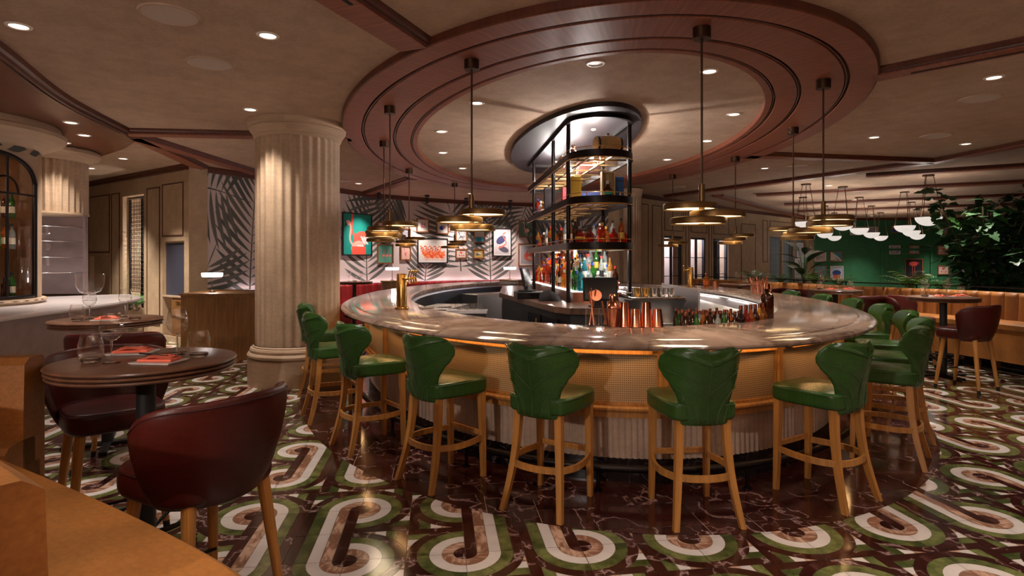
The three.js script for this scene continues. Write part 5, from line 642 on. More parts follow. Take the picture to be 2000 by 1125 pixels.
// boxes, keg and curios on the upper tower shelves
{
  const B = SHELF[1] + 0.009, A = SHELF[2] + 0.009;
  const keg = thing('wooden_keg', 'small pale wooden keg with black hoops on the top tower shelf', 'keg', 1.16, A + 0.12, 7.28, 0.25); part('staves', lathe([[0, -0.17], [0.09, -0.17], [0.108, -0.08], [0.113, 0], [0.108, 0.08], [0.09, 0.17], [0, 0.17]], 28, 0.5).rotateZ(PI / 2), wood(226, 176, 112, 0.45), keg); for (const x of [-0.145, -0.07, 0.07, 0.145]) part('hoop', cyl(0.112 - Math.abs(x) * 0.09, 0.112 - Math.abs(x) * 0.09, 0.022, 0, -0.011, 0, 28).rotateZ(PI / 2).translate(x, 0, 0), M.black, keg); part('cradle', [box(0.03, 0.05, 0.16, -0.1, -0.12, 0), box(0.03, 0.05, 0.16, 0.1, -0.12, 0)], M.oakDark, keg); part('bung', cyl(0.012, 0.016, 0.03, 0, 0.11, 0, 10), M.oakDark, keg);
  const pine = (x, d, l) => { const o = thing('copper_pineapple', l, 'ornament', x, A, d); part('body', lathe([[0, 0], [0.045, 0.005], [0.062, 0.05], [0.06, 0.11], [0.04, 0.145], [0, 0.15]], 20), M.copper, o); for (let k = 0; k < 7; k++) { const a = k / 7 * TAU; part('leaf', new THREE.ConeGeometry(0.012, 0.09, 5).rotateX(0.45).rotateY(a).translate(Math.sin(a) * 0.02, 0.185, Math.cos(a) * 0.02), M.copper, o); } };
  pine(0.78, 7.75, 'copper pineapple cup on the top tower shelf, the nearer one'); pine(0.6, 9.2, 'copper pineapple cup on the top tower shelf, the farther one'); 
  const sh = (x, d, l) => { const o = thing('copper_shaker', l, 'shaker', x, A, d); part('cup', lathe([[0, 0], [0.04, 0], [0.052, 0.12], [0.03, 0.15], [0.026, 0.19], [0, 0.2]], 20), M.copper, o); }; sh(1.2, 8.2, 'copper shaker behind the keg on the top tower shelf'); sh(0.68, 8.5, 'copper shaker between the pineapples on the top tower shelf');
  const bx = (x, y, d, w, h, t, col, l, turn = 0.1) => { const o = thing('gift_box', l, 'box', x, y, d, turn); part('carton', box(w, h, t, 0, 0, 0, 0.004), solidOf(...col, 0.5), o); part('lid_band', box(w + 0.003, 0.012, t + 0.003, 0, h * 0.8, 0), solidOf(col[0] * 0.7, col[1] * 0.7, col[2] * 0.7, 0.5), o); };
  bx(0.79, B, 7.62, 0.13, 0.32, 0.11, [206, 170, 60], 'gold bottle carton behind the near tower post'); bx(1.32, B, 7.52, 0.13, 0.3, 0.12, [40, 78, 130], 'dark blue bottle carton beside the open wooden box'); bx(0.74, B, 8.3, 0.14, 0.26, 0.12, [206, 70, 80], 'pink red carton on the middle tower shelf'); bx(1.1, B, 8.5, 0.3, 0.22, 0.2, [40, 60, 120], 'wide blue carton on the middle tower shelf'); bx(0.5, B, 8.75, 0.12, 0.3, 0.12, [60, 54, 62], 'dark grey carton on the middle tower shelf, nearer one'); bx(0.56, B, 9.05, 0.12, 0.26, 0.12, [70, 62, 66], 'dark grey carton on the middle tower shelf, farther one'); bx(1.1, A, 8.9, 0.3, 0.16, 0.2, [120, 60, 62], 'dull red carton on the top tower shelf');
  const ob = thing('open_bottle_box', 'pale open wooden box with a bottle standing in it', 'box', 1.17, B, 7.38, 0.08); part('frame', [box(0.016, 0.33, 0.1, -0.075, 0, 0), box(0.016, 0.33, 0.1, 0.075, 0, 0), box(0.166, 0.016, 0.1, 0, 0.33, 0), box(0.166, 0.014, 0.1, 0, 0, 0), box(0.166, 0.346, 0.01, 0, 0, -0.05)], wood(232, 196, 140, 0.6), ob);
  bottle('round', 1.17, B + 0.015, 7.375, glassOf(150, 70, 24), solidOf(30, 150, 120), solidOf(210, 206, 200), 'bottle with green label standing in the open wooden box', null, 1.0);
}
// checkout screens
{
  const mk = (x, y, d, turn, w, h, l, tilt) => { const o = thing('checkout_screen', l, 'screen', x, y, d, turn); const s = part('housing', [box(w, h, 0.035, 0, 0.07, 0, 0.008).rotateX(tilt)], M.black, o); part('display', box(w - 0.04, h - 0.045, 0.004, 0, 0.092, 0.018).rotateX(tilt), S({ color: C(10, 10, 22), roughness: 0.12 }), s); part('stand', [box(0.14, 0.1, 0.06, 0, 0, -0.02, 0.01), box(0.24, 0.02, 0.2, 0, 0, -0.02, 0.008)], M.black, o); };
  mk(0.98, 1.06, 6.66, 0.12, 0.4, 0.27, 'black checkout touchscreen facing us on the bar island', -0.18); mk(0.2, 1.152, 8.3, 1.25, 0.34, 0.27, 'black checkout screen seen edge-on at the far corner of the island', -0.2);
  const pr = thing('receipt_printer', 'black receipt printer beside the checkout touchscreen', 'printer', 1.32, 1.06, 6.72, 0.1); part('body', box(0.14, 0.16, 0.2, 0, 0, 0, 0.012), M.blackGloss, pr); part('paper_slot', box(0.1, 0.006, 0.02, 0, 0.16, 0.03), M.white, pr);
  const till = thing('cash_drawer', 'black cash drawer under the edge-on checkout screen', 'drawer', 0.22, 1.06, 8.25, 0.12); part('body', box(0.42, 0.09, 0.38, 0, 0, 0, 0.008), M.black, till); part('front', box(0.4, 0.07, 0.01, 0, 0.01, 0.195), M.blackGloss, till);
  const bag = thing('black_cloth_cover', 'crumpled black cloth cover beside the cash drawer', 'cover', 0.44, 1.061, 7.72, 0.4); part('cloth', grid(16, 10, (u, v) => { const a = u * TAU, t = v * PI / 2, w = 0.13 + 0.02 * Math.sin(a * 3 + v * 4); return [Math.cos(a) * w * Math.cos(t) * 1.1, Math.sin(t) * 0.13 + 0.008 * Math.sin(a * 5), Math.sin(a) * w * Math.cos(t) * 0.8]; }), S({ color: C(34, 28, 30), roughness: 0.9, side: THREE.DoubleSide }), bag);
}
// copper cocktail tools on the near lip of the counter
{
  const at = (t) => BAR(t, -0.835); const xs = [[-1.775, 'jar'], [-1.7, 'shaker'], [-1.657, 'tall'], [-1.614, 'short'], [-1.571, 'tall'], [-1.528, 'short']]; const nm = { tall: 0.2, short: 0.145 }; let nt = 0, ns = 0;
  for (const [t, k] of xs) { const p = at(t); if (k === 'jar') { const o = thing('tool_jar', 'clear ribbed glass jar of copper bar tools on the counter', 'jar', p[0], 1.061, p[1]); part('jar_wall', lathe([[0, 0.004], [0.05, 0.004], [0.056, 0.02], [0.058, 0.15], [0.06, 0.15], [0.058, 0], [0, 0]], 24, 0.5), M.glass, o); for (let i = 0; i < 5; i++) { const a = i * 1.3; part('bar_spoon', [rod([Math.cos(a) * 0.03, 0.01, Math.sin(a) * 0.03], [Math.cos(a + 3) * 0.035, 0.27 + i * 0.01, Math.sin(a + 3) * 0.03], 0.004 + (i % 2) * 0.003, 8)], M.copper, o); } part('strainer', new THREE.CylinderGeometry(0.045, 0.045, 0.008, 24).rotateX(PI / 2 - 0.2).translate(0.03, 0.25, 0.01), M.copper, o);
    const j2 = thing('small_tool_glass', 'clear glass with two copper muddlers beside the tool jar', 'glass', p[0] + 0.11, 1.061, p[1] + 0.02); part('glass_wall', lathe([[0, 0.004], [0.035, 0.004], [0.04, 0.11], [0.042, 0.11], [0.038, 0], [0, 0]], 20, 0.5), M.glass, j2); part('muddler', rod([0.01, 0.01, 0], [-0.03, 0.2, 0], 0.008, 8), M.copper, j2); part('muddler', rod([-0.01, 0.01, 0], [0.03, 0.19, 0.01], 0.007, 8), M.copper, j2); }
    else if (k === 'shaker') { const o = thing('cobbler_shaker', 'polished copper cobbler shaker on the counter', 'shaker', p[0], 1.061, p[1]); part('body', lathe([[0, 0], [0.034, 0], [0.036, 0.01], [0.046, 0.14], [0.048, 0.15]], 28, 0.5), M.copper, o); part('shoulder', lathe([[0.049, 0.148], [0.049, 0.158], [0.04, 0.185], [0.026, 0.2], [0.026, 0.212]], 28, 0.5), M.copper, o); part('cap', lathe([[0.028, 0.208], [0.028, 0.25], [0.022, 0.262], [0, 0.265]], 24, 0.5), M.copper, o); }
    else { const h = nm[k], n = k === 'tall' ? nt++ : ns++; const o = solo('copper_tin', lathe([[0.047, 0], [0.05, 0.004], [0.049, 0.008], [0.034, h], [0, h], [0, h - 0.004], [0.032, h - 0.004], [0.045, 0.002]], 28, 0.5), M.copper, `${k} copper mixing tin upside down on the counter, ${n ? 'farther from' : 'nearer to'} the shaker`, 'mixing tin', 'upturned copper tins'); o.position.copy(V(p[0], 1.061, p[1])); } }
  // far side: jars of copper straws and picks
  [[-0.21, 'jar crowded with copper straws beside the far work well', 14], [-0.15, 'jar of copper picks, the farther of the pair', 12]].forEach(([t, l, n], q) => { const p = BAR(t, -0.72); const o = thing('straw_jar', l, 'jar', p[0], 1.061, p[1]); part('jar_wall', lathe([[0, 0.003], [0.055, 0.003], [0.06, 0.14], [0.062, 0.14], [0.057, 0], [0, 0]], 20, 0.5), M.glass, o); const r = rng(7 + q); for (let i = 0; i < n; i++) { const a = r() * TAU, b = r() * TAU; part('straw', rod([Math.cos(a) * 0.04, 0.006, Math.sin(a) * 0.04], [Math.cos(b) * 0.075, 0.24 + r() * 0.06, Math.sin(b) * 0.075], 0.005, 6), M.copper, o); } });
  for (let i = 0; i < 5; i++) { const p = BAR(-0.245 - i * 0.014, -0.76 + (i % 2) * 0.05); const o = solo('copper_jigger', lathe([[0.03, 0], [0.012, 0.09], [0.024, 0.17], [0.022, 0.17], [0, 0.09]], 18, 0.5), M.copper, `copper jigger standing by the straw jars, ${ORD[i]} of the row`, 'jigger', 'copper jiggers by the straw jars'); o.position.copy(V(p[0], 1.061, p[1])); }
  { const p = BAR(0.22, -0.55); const o = thing('copper_cup', 'copper cup by the far brass beer tower', 'cup', p[0], 1.061, p[1]); part('cup', lathe([[0, 0], [0.03, 0], [0.045, 0.13], [0.043, 0.13], [0, 0.01]], 20, 0.5), M.copper, o); }
}
// brass beer towers
{
  const mk = (p, turn, l) => { const o = thing('beer_tower', l, 'beer tower', p[0], 1.061, p[1], turn); part('tower', lathe([[0, 0], [0.075, 0], [0.078, 0.008], [0.075, 0.02], [0.056, 0.026], [0.055, 0.37], [0.05, 0.384], [0, 0.388]], 36, 0.5), M.brass, o); for (let k = 0; k < 4; k++) { const z = -0.09 + k * 0.06, y = 0.33; const f = part('faucet', [rod([0.04, y, z * 0.5], [0.12, y, z], 0.013, 10), rod([0.12, y + 0.02, z], [0.135, y - 0.05, z], 0.011, 10)], M.brass, o); part('tap_handle', [rod([0.12, y + 0.02, z], [0.135, y + 0.075, z], 0.008, 8), new THREE.SphereGeometry(0.014, 10, 8).translate(0.137, y + 0.08, z)], M.brass, f); } };
  mk([-1.24, 6.45], -0.25, 'shiny brass beer tower with four taps on the near counter'); const p = BAR(0.37, -0.62); mk(p, 2.9, 'brass beer tower on the far side of the counter');
  const tr = thing('drip_tray', 'steel drip tray with beaded rim beside the brass beer tower', 'tray', -0.98, 1.061, 6.52, 0.35); part('tray', [box(0.34, 0.014, 0.16, 0.1, 0, 0, 0.004)], M.steel, tr); part('bead_rim', [...Array(18)].map((_, i) => new THREE.SphereGeometry(0.009, 6, 5).translate(-0.06 + i * 0.019, 0.02, 0.075)), M.chrome, tr).userData.kind = 'stuff';
  for (let i = 0; i < 9; i++) { const g = solo('rocks_glass', lathe([[0, 0.004], [0.03, 0.004], [0.036, 0.075], [0.038, 0.075], [0.032, 0], [0, 0]], 16, 0.5), M.glass, `upturned glass by the brass beer tower, ${ORD[i]} of the cluster`, 'glass', 'glasses behind the brass beer tower'); g.position.copy(V(-0.75 + (i % 5) * 0.085, 0.99, 7.1 + Math.floor(i / 5) * 0.09)); }
  const gs = thing('glass_rack', 'dark rack under the glasses behind the brass beer tower', 'rack', -0.58, 0, 7.15); part('rack_top', box(0.5, 0.03, 0.28, 0, 0.955, 0), M.steel, gs); part('rack_body', box(0.46, 0.93, 0.24, 0, 0.015, 0), M.black, gs);
}
// bottles standing in the arched cabinet of the second bar
{
  const cols = [[glassOf(226, 140, 40), 'amber'], [glassOf(226, 236, 236), 'clear'], [glassOf(110, 54, 24), 'dark brown'], [glassOf(80, 170, 70), 'green']];
  [1.125, 1.732, 2.112].forEach((y, s) => { for (let i = 0; i < 8; i++) { const a = 0.5 + i * 0.19, [g, n] = cols[(i + s * 2) % 4]; bottle(['tall', 'slim', 'square', 'tall'][(i + s) % 4], SBX + Math.sin(a) * 0.62, y, SBD - Math.cos(a) * 0.62, g, solidOf(220, 206, 180), solidOf(30, 28, 30), `${n} bottle on the ${['floor', 'lower shelf', 'upper shelf'][s]} of the arched cabinet, ${ORD[i]} of the row`, 'bottles in the arched cabinet'); } });
}
// ---------- tableware ----------
const clearGlass = Ph({ transmission: 1, thickness: 0, roughness: 0.0, color: 0xffffff, ior: 1.7, side: THREE.DoubleSide });
{
  const wine = () => { const o = thing('wine_glass', '', 'wine glass', 0, 0, 0, 0, 'wine glasses on the laid tables'); part('bowl', lathe([[0.004, 0.11], [0.02, 0.114], [0.042, 0.135], [0.053, 0.165], [0.05, 0.2], [0.038, 0.25], [0.0368, 0.25], [0.0485, 0.2], [0.0515, 0.165], [0.0405, 0.1365], [0.019, 0.116], [0, 0.113]], 40), clearGlass, o); part('stem', lathe([[0, 0.009], [0.006, 0.01], [0.0036, 0.03], [0.0036, 0.07], [0.006, 0.108], [0.012, 0.113], [0, 0.1135]], 14), M.solidGlass, o); part('foot', lathe([[0, 0], [0.038, 0.001], [0.0385, 0.0025], [0.036, 0.004], [0.0045, 0.012], [0, 0.012]], 32), M.solidGlass, o); return o; };
  const tumb = () => { const o = thing('tumbler', '', 'tumbler', 0, 0, 0, 0, 'stemless tumblers on the laid tables'); part('wall', lathe([[0.036, 0.003], [0.05, 0.026], [0.056, 0.058], [0.053, 0.095], [0.0432, 0.14], [0.0418, 0.14], [0.0512, 0.095], [0.054, 0.058], [0.047, 0.03], [0.036, 0.016]], 40), clearGlass, o); part('thick_base', lathe([[0, 0], [0.03, 0], [0.038, 0.004], [0.046, 0.018], [0.043, 0.024], [0.034, 0.013], [0, 0.011]], 32), M.solidGlass, o); return o; };
  const plate = () => { const o = thing('side_plate', '', 'plate', 0, 0, 0, 0, 'square plates with napkins'); part('plate', [box(0.2, 0.006, 0.15, 0, 0, 0, 0.003), box(0.21, 0.004, 0.16, 0, 0.006, 0, 0.002)], M.porcelain, o); return o; };
  const nap = () => { const o = thing('napkin', '', 'napkin', 0, 0, 0, 0, 'coral napkins'); part('fold', box(0.17, 0.012, 0.1, 0, 0, 0, 0.005), M.napkin, o); part('upper_fold', grid(8, 6, (u, v) => [(u - 0.5) * 0.15 * (1 - 0.25 * v), 0.013 + 0.014 * Math.sin(u * PI) + 0.006 * Math.sin(v * 5), (v - 0.5) * 0.1]), M.napkin, o); return o; };
  const fork = () => { const o = thing('fork', '', 'fork', 0, 0, 0, 0, 'forks on the napkins'); part('handle', box(0.11, 0.003, 0.012, -0.03, 0, 0, 0.001), M.bronze, o); part('head', [box(0.03, 0.003, 0.022, 0.038, 0.001, 0, 0.001), ...[-0.009, -0.003, 0.003, 0.009].map(z => box(0.038, 0.003, 0.0034, 0.068, 0.003, z))], M.bronze, o); return o; };
  const knife = () => { const o = thing('knife', '', 'knife', 0, 0, 0, 0, 'knives on the napkins'); part('handle', box(0.085, 0.007, 0.013, -0.055, 0, 0, 0.003), M.bronze, o); part('blade', box(0.1, 0.0018, 0.017, 0.037, 0.003, 0), M.steel, o); return o; };
  const protos = {}; const put = (k, mk, label, x, y, d, t) => { if (!protos[k]) { const o = protos[k] = mk(); tag(o, label, o.userData.category, o.userData.group); o.position.copy(V(x, y, d)); o.rotation.y = t; } else copyOf(protos[k], label, x, y, d, t); };
  const setPlate = (x, y, d, t, w) => { put('plate', plate, `white square plate under a coral napkin, ${w}`, x, y, d, t); put('nap', nap, `folded coral napkin, ${w}`, x, y + 0.0105, d, t + 0.1); put('fork', fork, `dark fork on the coral napkin, ${w}`, x + 0.025 * Math.cos(t), y + 0.041, d + 0.02, t + 0.5); put('knife', knife, `dark knife on the coral napkin, ${w}`, x - 0.01, y + 0.041, d - 0.03, t - 0.25); };
  const Y = 1.0885;
  put('tumb', tumb, 'stemless tumbler near the booth side of the near table', -2.1, Y, 2.91, 0); put('wine', wine, 'wine glass near the booth side of the near table', -1.99, Y, 2.9, 0); setPlate(-2.08, Y, 3.2, 0.15, 'farther setting on the near table'); setPlate(-1.765, Y, 2.92, -0.1, 'nearer setting on the near table'); put('wine', wine, 'wine glass beside the chair-side tumbler on the near table', -1.815, Y, 3.16, 0); put('tumb', tumb, 'stemless tumbler on the bar side of the near table', -1.65, Y, 3.07, 0);
  put('tumb', tumb, 'stemless tumbler nearest the white counter on the second table', -3.62, Y, 4.86, 0); put('wine', wine, 'wine glass nearest the white counter on the second table', -3.64, Y, 5.03, 0); setPlate(-3.43, Y, 4.95, 0.3, 'on the second table'); put('wine', wine, 'wine glass before the fern on the second table', -3.46, Y, 5.22, 0); put('tumb', tumb, 'stemless tumbler before the fern on the second table', -3.2, Y, 4.95, 0);
  const booths = [[5.9, 8.08, 'first booth table'], [5.46, 10.0, 'second booth table']]; for (const [x, d, w] of booths) { put('tumb', tumb, `stemless tumbler on the aisle side of the ${w}`, x - 0.27, Y, d - 0.02, 0); put('wine', wine, `wine glass on the aisle side of the ${w}`, x - 0.17, Y, d + 0.12, 0); setPlate(x - 0.12, Y, d - 0.12, 0.2, `aisle side of the ${w}`); setPlate(x + 0.18, Y, d - 0.08, -0.3, `booth side of the ${w}`); put('wine', wine, `wine glass on the booth side of the ${w}`, x + 0.15, Y, d + 0.14, 0); put('tumb', tumb, `stemless tumbler on the booth side of the ${w}`, x + 0.29, Y, d + 0.05, 0); }
  put('wine', wine, 'wine glass on the dark table at the red booth', -3.85, Y, 13.65, 0); put('wine', wine, 'second wine glass on the dark table at the red booth', -3.58, Y, 13.7, 0); put('tumb', tumb, 'stemless tumbler on the dark table at the red booth', -3.7, Y, 13.6, 0);
  put('wine', wine, 'wine glass on the farthest booth table', 4.7, Y, 12.4, 0); put('tumb', tumb, 'stemless tumbler on the farthest booth table', 4.86, Y, 12.35, 0);
  // glasses on the lit niche shelves and two big ones on the white counter
  [1.408, 1.638, 1.878].forEach((y, s) => { for (let i = 0; i < 8; i++) { const a = -0.9 + i * 0.26, R = 0.47 - (i % 2) * 0.14; const up = s < 2; put('wine', wine, `wine glass on the ${['lowest', 'second', 'third'][s]} niche shelf, ${ORD[i]} of the row`, FPX + Math.sin(a) * R, y + 0.001, FPD - Math.cos(a) * R, 0); const o = scene.children[scene.children.length - 1]; o.scale.setScalar(0.82); o.userData.group = 'wine glasses on the niche shelves'; } });
  for (let i = 0; i < 5; i++) { const a = -0.6 + i * 0.3; put('wine', wine, `wine glass hanging upside down at the top of the niche, ${ORD[i]} of the row`, FPX + Math.sin(a) * 0.42, 2.285, FPD - Math.cos(a) * 0.42, 0); const o = scene.children[scene.children.length - 1]; o.rotation.x = PI; o.scale.setScalar(0.75); o.userData.group = 'glasses hanging in the niche'; }
  const vase = thing('glass_punch_bowl', 'large clear footed glass vessel on the white counter', 'vessel', -5.75, 1.046, 7.95); part('bowl', lathe([[0.02, 0.08], [0.12, 0.12], [0.16, 0.2], [0.17, 0.36]], 32), M.glass, vase); part('foot', lathe([[0, 0], [0.09, 0.002], [0.03, 0.02], [0.02, 0.08]], 28), M.glass, vase);
}

// ================= PICTURES =================
{
  const r = rng(77);
  const flam = (c, x, y, s, body, flip = 1) => { c.save(); c.translate(x, y); c.scale(s * flip, s); c.strokeStyle = body; c.fillStyle = body; c.lineCap = 'round'; c.beginPath(); c.ellipse(0, 0, 34, 24, -0.3, 0, TAU); c.fill(); c.lineWidth = 9; c.beginPath(); c.moveTo(-22, -8); c.bezierCurveTo(-62, -30, -20, -64, -42, -88); c.stroke(); c.beginPath(); c.ellipse(-48, -90, 12, 9, 0.3, 0, TAU); c.fill(); c.fillStyle = '#201818'; c.beginPath(); c.moveTo(-58, -90); c.lineTo(-70, -72); c.lineTo(-54, -82); c.fill(); c.lineWidth = 4; c.strokeStyle = body; c.beginPath(); c.moveTo(-4, 20); c.lineTo(-8, 80); c.moveTo(10, 20); c.lineTo(10, 80); c.stroke(); c.fillStyle = 'rgba(255,230,225,.75)'; for (let i = 0; i < 7; i++) { c.beginPath(); c.ellipse(6 + i * 4, -4 + (i % 3) * 7, 9, 3.5, 0.6, 0, TAU); c.fill(); } c.restore(); };
  const D = {
    teal: (c, w, h) => { c.fillStyle = '#0f8a7c'; c.fillRect(0, 0, w, h); flam(c, w * 0.62, h * 0.62, 2.1, '#e4533f'); flam(c, w * 0.5, h * 0.82, 1.7, '#f0a090'); c.fillStyle = '#e4533f'; c.fillRect(w * 0.3, h * 0.8, w * 0.5, h * 0.2); },
    trio: (c, w, h) => { c.fillStyle = '#63b39a'; c.fillRect(0, 0, w, h); for (let i = 0; i < 3; i++) flam(c, w * (0.34 + i * 0.24), h * 0.6, 0.85, '#f08a78'); },
    pink: (c, w, h) => { c.fillStyle = '#d9b0a0'; c.fillRect(0, 0, w, h); flam(c, w * 0.55, h * 0.6, 1.2, '#c9604c'); },
    splash: (c, w, h) => { c.fillStyle = '#e6ded6'; c.fillRect(0, 0, w, h); c.fillStyle = '#b8202a'; for (let i = 0; i < 40; i++) { c.beginPath(); c.ellipse(w * (0.5 + (r() - 0.5) * 0.5), h * (0.5 + (r() - 0.5) * 0.55), 5 + r() * 16, 4 + r() * 9, r() * 3, 0, TAU); c.fill(); } },
    crowd: (c, w, h) => { c.fillStyle = '#ddd3c8'; c.fillRect(0, 0, w, h); for (let i = 0; i < 13; i++) flam(c, w * (0.2 + i * 0.062), h * (0.62 + (i % 3) * 0.08), 0.95, i % 2 ? '#d8481f' : '#e87a40'); },
    circles: (c, w, h) => { c.fillStyle = '#e8e2da'; c.fillRect(0, 0, w, h); c.fillStyle = '#2c4fa0'; c.beginPath(); c.arc(w * 0.42, h * 0.52, w * 0.25, 0, TAU); c.fill(); c.fillStyle = 'rgba(224,130,110,.9)'; c.beginPath(); c.arc(w * 0.68, h * 0.45, w * 0.17, 0, TAU); c.fill(); },
    ink: (c, w, h) => { c.fillStyle = '#c8c4c0'; c.fillRect(0, 0, w, h); c.strokeStyle = '#262628'; c.lineWidth = 8; for (let i = 0; i < 12; i++) { c.beginPath(); c.moveTo(w * r(), h * r()); c.quadraticCurveTo(w * r(), h * r(), w * r(), h * r()); c.stroke(); } },
    beach: (c, w, h) => { c.fillStyle = '#d8d2c8'; c.fillRect(0, 0, w, h); c.fillStyle = '#c9a890'; c.fillRect(0, h * 0.5, w, h * 0.1); c.fillStyle = '#3a9ab0'; c.fillRect(0, h * 0.6, w, h * 0.4); },
    bird: (c, w, h) => { c.fillStyle = '#c8a860'; c.fillRect(0, 0, w, h); c.fillStyle = '#5b6b70'; c.beginPath(); c.ellipse(w * 0.45, h * 0.55, w * 0.3, h * 0.16, -0.4, 0, TAU); c.fill(); c.fillStyle = '#e8e0d0'; c.beginPath(); c.ellipse(w * 0.6, h * 0.45, w * 0.22, h * 0.1, 0.3, 0, TAU); c.fill(); },
    feather: (c, w, h) => { c.fillStyle = '#c6bcbc'; c.fillRect(0, 0, w, h); c.fillStyle = '#3c3f66'; c.beginPath(); c.ellipse(w * 0.42, h * 0.4, w * 0.34, h * 0.16, -0.3, 0, TAU); c.fill(); c.fillStyle = '#54505e'; c.beginPath(); c.ellipse(w * 0.6, h * 0.8, w * 0.36, h * 0.12, 0.2, 0, TAU); c.fill(); c.strokeStyle = '#e06a5a'; c.lineWidth = 16; c.beginPath(); c.moveTo(w * 0.75, h * 0.1); c.bezierCurveTo(w * 0.2, h * 0.15, w, h * 0.45, w * 0.7, h * 0.6); c.bezierCurveTo(w * 0.5, h * 0.7, w * 0.35, h * 0.72, w * 0.25, h * 0.74); c.stroke(); },
    garden: (c, w, h) => { c.fillStyle = '#5d7a66'; c.fillRect(0, 0, w, h); for (let i = 0; i < 14; i++) { c.fillStyle = ['#3f5c4c', '#86a08a', '#48624a'][i % 3]; c.beginPath(); c.ellipse(w * r(), h * r(), 40 * r() + 10, 14, r() * 3, 0, TAU); c.fill(); } flam(c, w * 0.55, h * 0.6, 1.4, '#f0a8a0'); },
    curl: (c, w, h) => { c.fillStyle = '#b9b2b4'; c.fillRect(0, 0, w, h); c.fillStyle = '#e0705e'; c.beginPath(); c.ellipse(w * 0.5, h * 0.58, w * 0.34, h * 0.28, 0, 0, TAU); c.fill(); c.strokeStyle = '#c04c3e'; c.lineWidth = 14; c.beginPath(); c.arc(w * 0.52, h * 0.45, w * 0.22, 2, 6.5); c.stroke(); c.fillStyle = '#f2b4a4'; c.beginPath(); c.ellipse(w * 0.55, h * 0.7, w * 0.2, h * 0.1, 0.4, 0, TAU); c.fill(); },
    bold: (c, w, h) => { c.fillStyle = '#2d4f96'; c.fillRect(0, 0, w, h); c.strokeStyle = '#e0602c'; c.lineWidth = 34; c.beginPath(); c.arc(w * 0.2, h * 0.8, w * 0.5, 4, 6.2); c.stroke(); c.strokeStyle = '#e8d8c0'; c.lineWidth = 16; c.beginPath(); c.arc(w * 0.2, h * 0.8, w * 0.72, 4, 6.2); c.stroke(); },
    night: (c, w, h) => { c.fillStyle = '#1c1820'; c.fillRect(0, 0, w, h); c.fillStyle = '#e2574a'; c.beginPath(); c.ellipse(w * 0.48, h * 0.24, w * 0.26, h * 0.13, 0, 0, TAU); c.fill(); c.strokeStyle = '#e2574a'; c.lineWidth = 6; c.beginPath(); c.moveTo(w * 0.42, h * 0.35); c.lineTo(w * 0.44, h * 0.9); c.moveTo(w * 0.56, h * 0.35); c.lineTo(w * 0.58, h * 0.9); c.moveTo(w * 0.6, h * 0.2); c.quadraticCurveTo(w * 0.85, h * 0.1, w * 0.8, h * 0.28); c.stroke(); },
    leafy: (c, w, h) => { c.fillStyle = '#b7a8a2'; c.fillRect(0, 0, w, h); c.strokeStyle = '#6a625e'; c.lineWidth = 4; for (let i = 0; i < 9; i++) { c.beginPath(); c.moveTo(w * 0.15, h * 0.85); c.quadraticCurveTo(w * (0.2 + i * 0.08), h * (0.2 + i * 0.02), w * (0.2 + i * 0.09), h * (0.1 + i * 0.08)); c.stroke(); } },
    arch: (c, w, h) => { c.fillStyle = '#3e7c88'; c.fillRect(0, 0, w, h); c.fillStyle = '#d8d0c4'; c.beginPath(); c.moveTo(0, 0); c.quadraticCurveTo(w * 0.5, h * 0.2, w, h); c.lineTo(0, h); c.fill(); c.strokeStyle = '#4a4648'; c.lineWidth = 5; for (let i = 1; i < 7; i++) { c.beginPath(); c.moveTo(0, h * i / 7); c.quadraticCurveTo(w * 0.4, h * (0.1 + i / 8), w * 0.8, h); c.stroke(); } },
    sunset: (c, w, h) => { c.fillStyle = '#4f9aa0'; c.fillRect(0, 0, w, h); c.fillStyle = '#e2574a'; for (let i = 0; i < 3; i++) c.fillRect(w * 0.3, h * (0.18 + i * 0.16), w * 0.4, h * 0.07); c.fillStyle = '#2a2c4c'; c.fillRect(0, h * 0.74, w, h * 0.26); },
    boat: (c, w, h) => { c.fillStyle = '#a8b4c4'; c.fillRect(0, 0, w, h); c.fillStyle = '#27376e'; c.beginPath(); c.ellipse(w * 0.5, h * 0.5, w * 0.36, h * 0.22, 0, 0, TAU); c.fill(); c.fillStyle = '#d83a2c'; c.fillRect(w * 0.2, h * 0.66, w * 0.6, h * 0.34); },
    swirl: (c, w, h) => { c.fillStyle = '#8a8896'; c.fillRect(0, 0, w, h); c.strokeStyle = '#c9c6cc'; c.lineWidth = 10; for (let i = 0; i < 4; i++) { c.beginPath(); c.arc(w * 0.5, h * 0.5, w * (0.08 + i * 0.09), 0.5 * i, 4.6 + 0.5 * i); c.stroke(); } },
    stripe: (c, w, h) => { c.fillStyle = '#b58a70'; c.fillRect(0, 0, w, h); c.fillStyle = '#7fb0c8'; c.fillRect(w * 0.45, 0, w * 0.35, h); c.fillStyle = '#d8ccc0'; c.fillRect(w * 0.4, 0, w * 0.08, h); },
    posy: (c, w, h) => { c.fillStyle = '#d2c0b4'; c.fillRect(0, 0, w, h); c.fillStyle = '#d8503c'; for (let i = 0; i < 12; i++) { c.beginPath(); c.ellipse(w * (0.2 + 0.6 * r()), h * (0.2 + 0.6 * r()), 22, 14, r() * 3, 0, TAU); c.fill(); } },
  };
  const cache = {}; const pic = k => cache[k] ||= canvasTex(256, 256, D[k]); const frames = { black: solidOf(28, 24, 24, 0.4), oak: wood(186, 116, 62, 0.5), pale: solidOf(206, 190, 176, 0.5) };
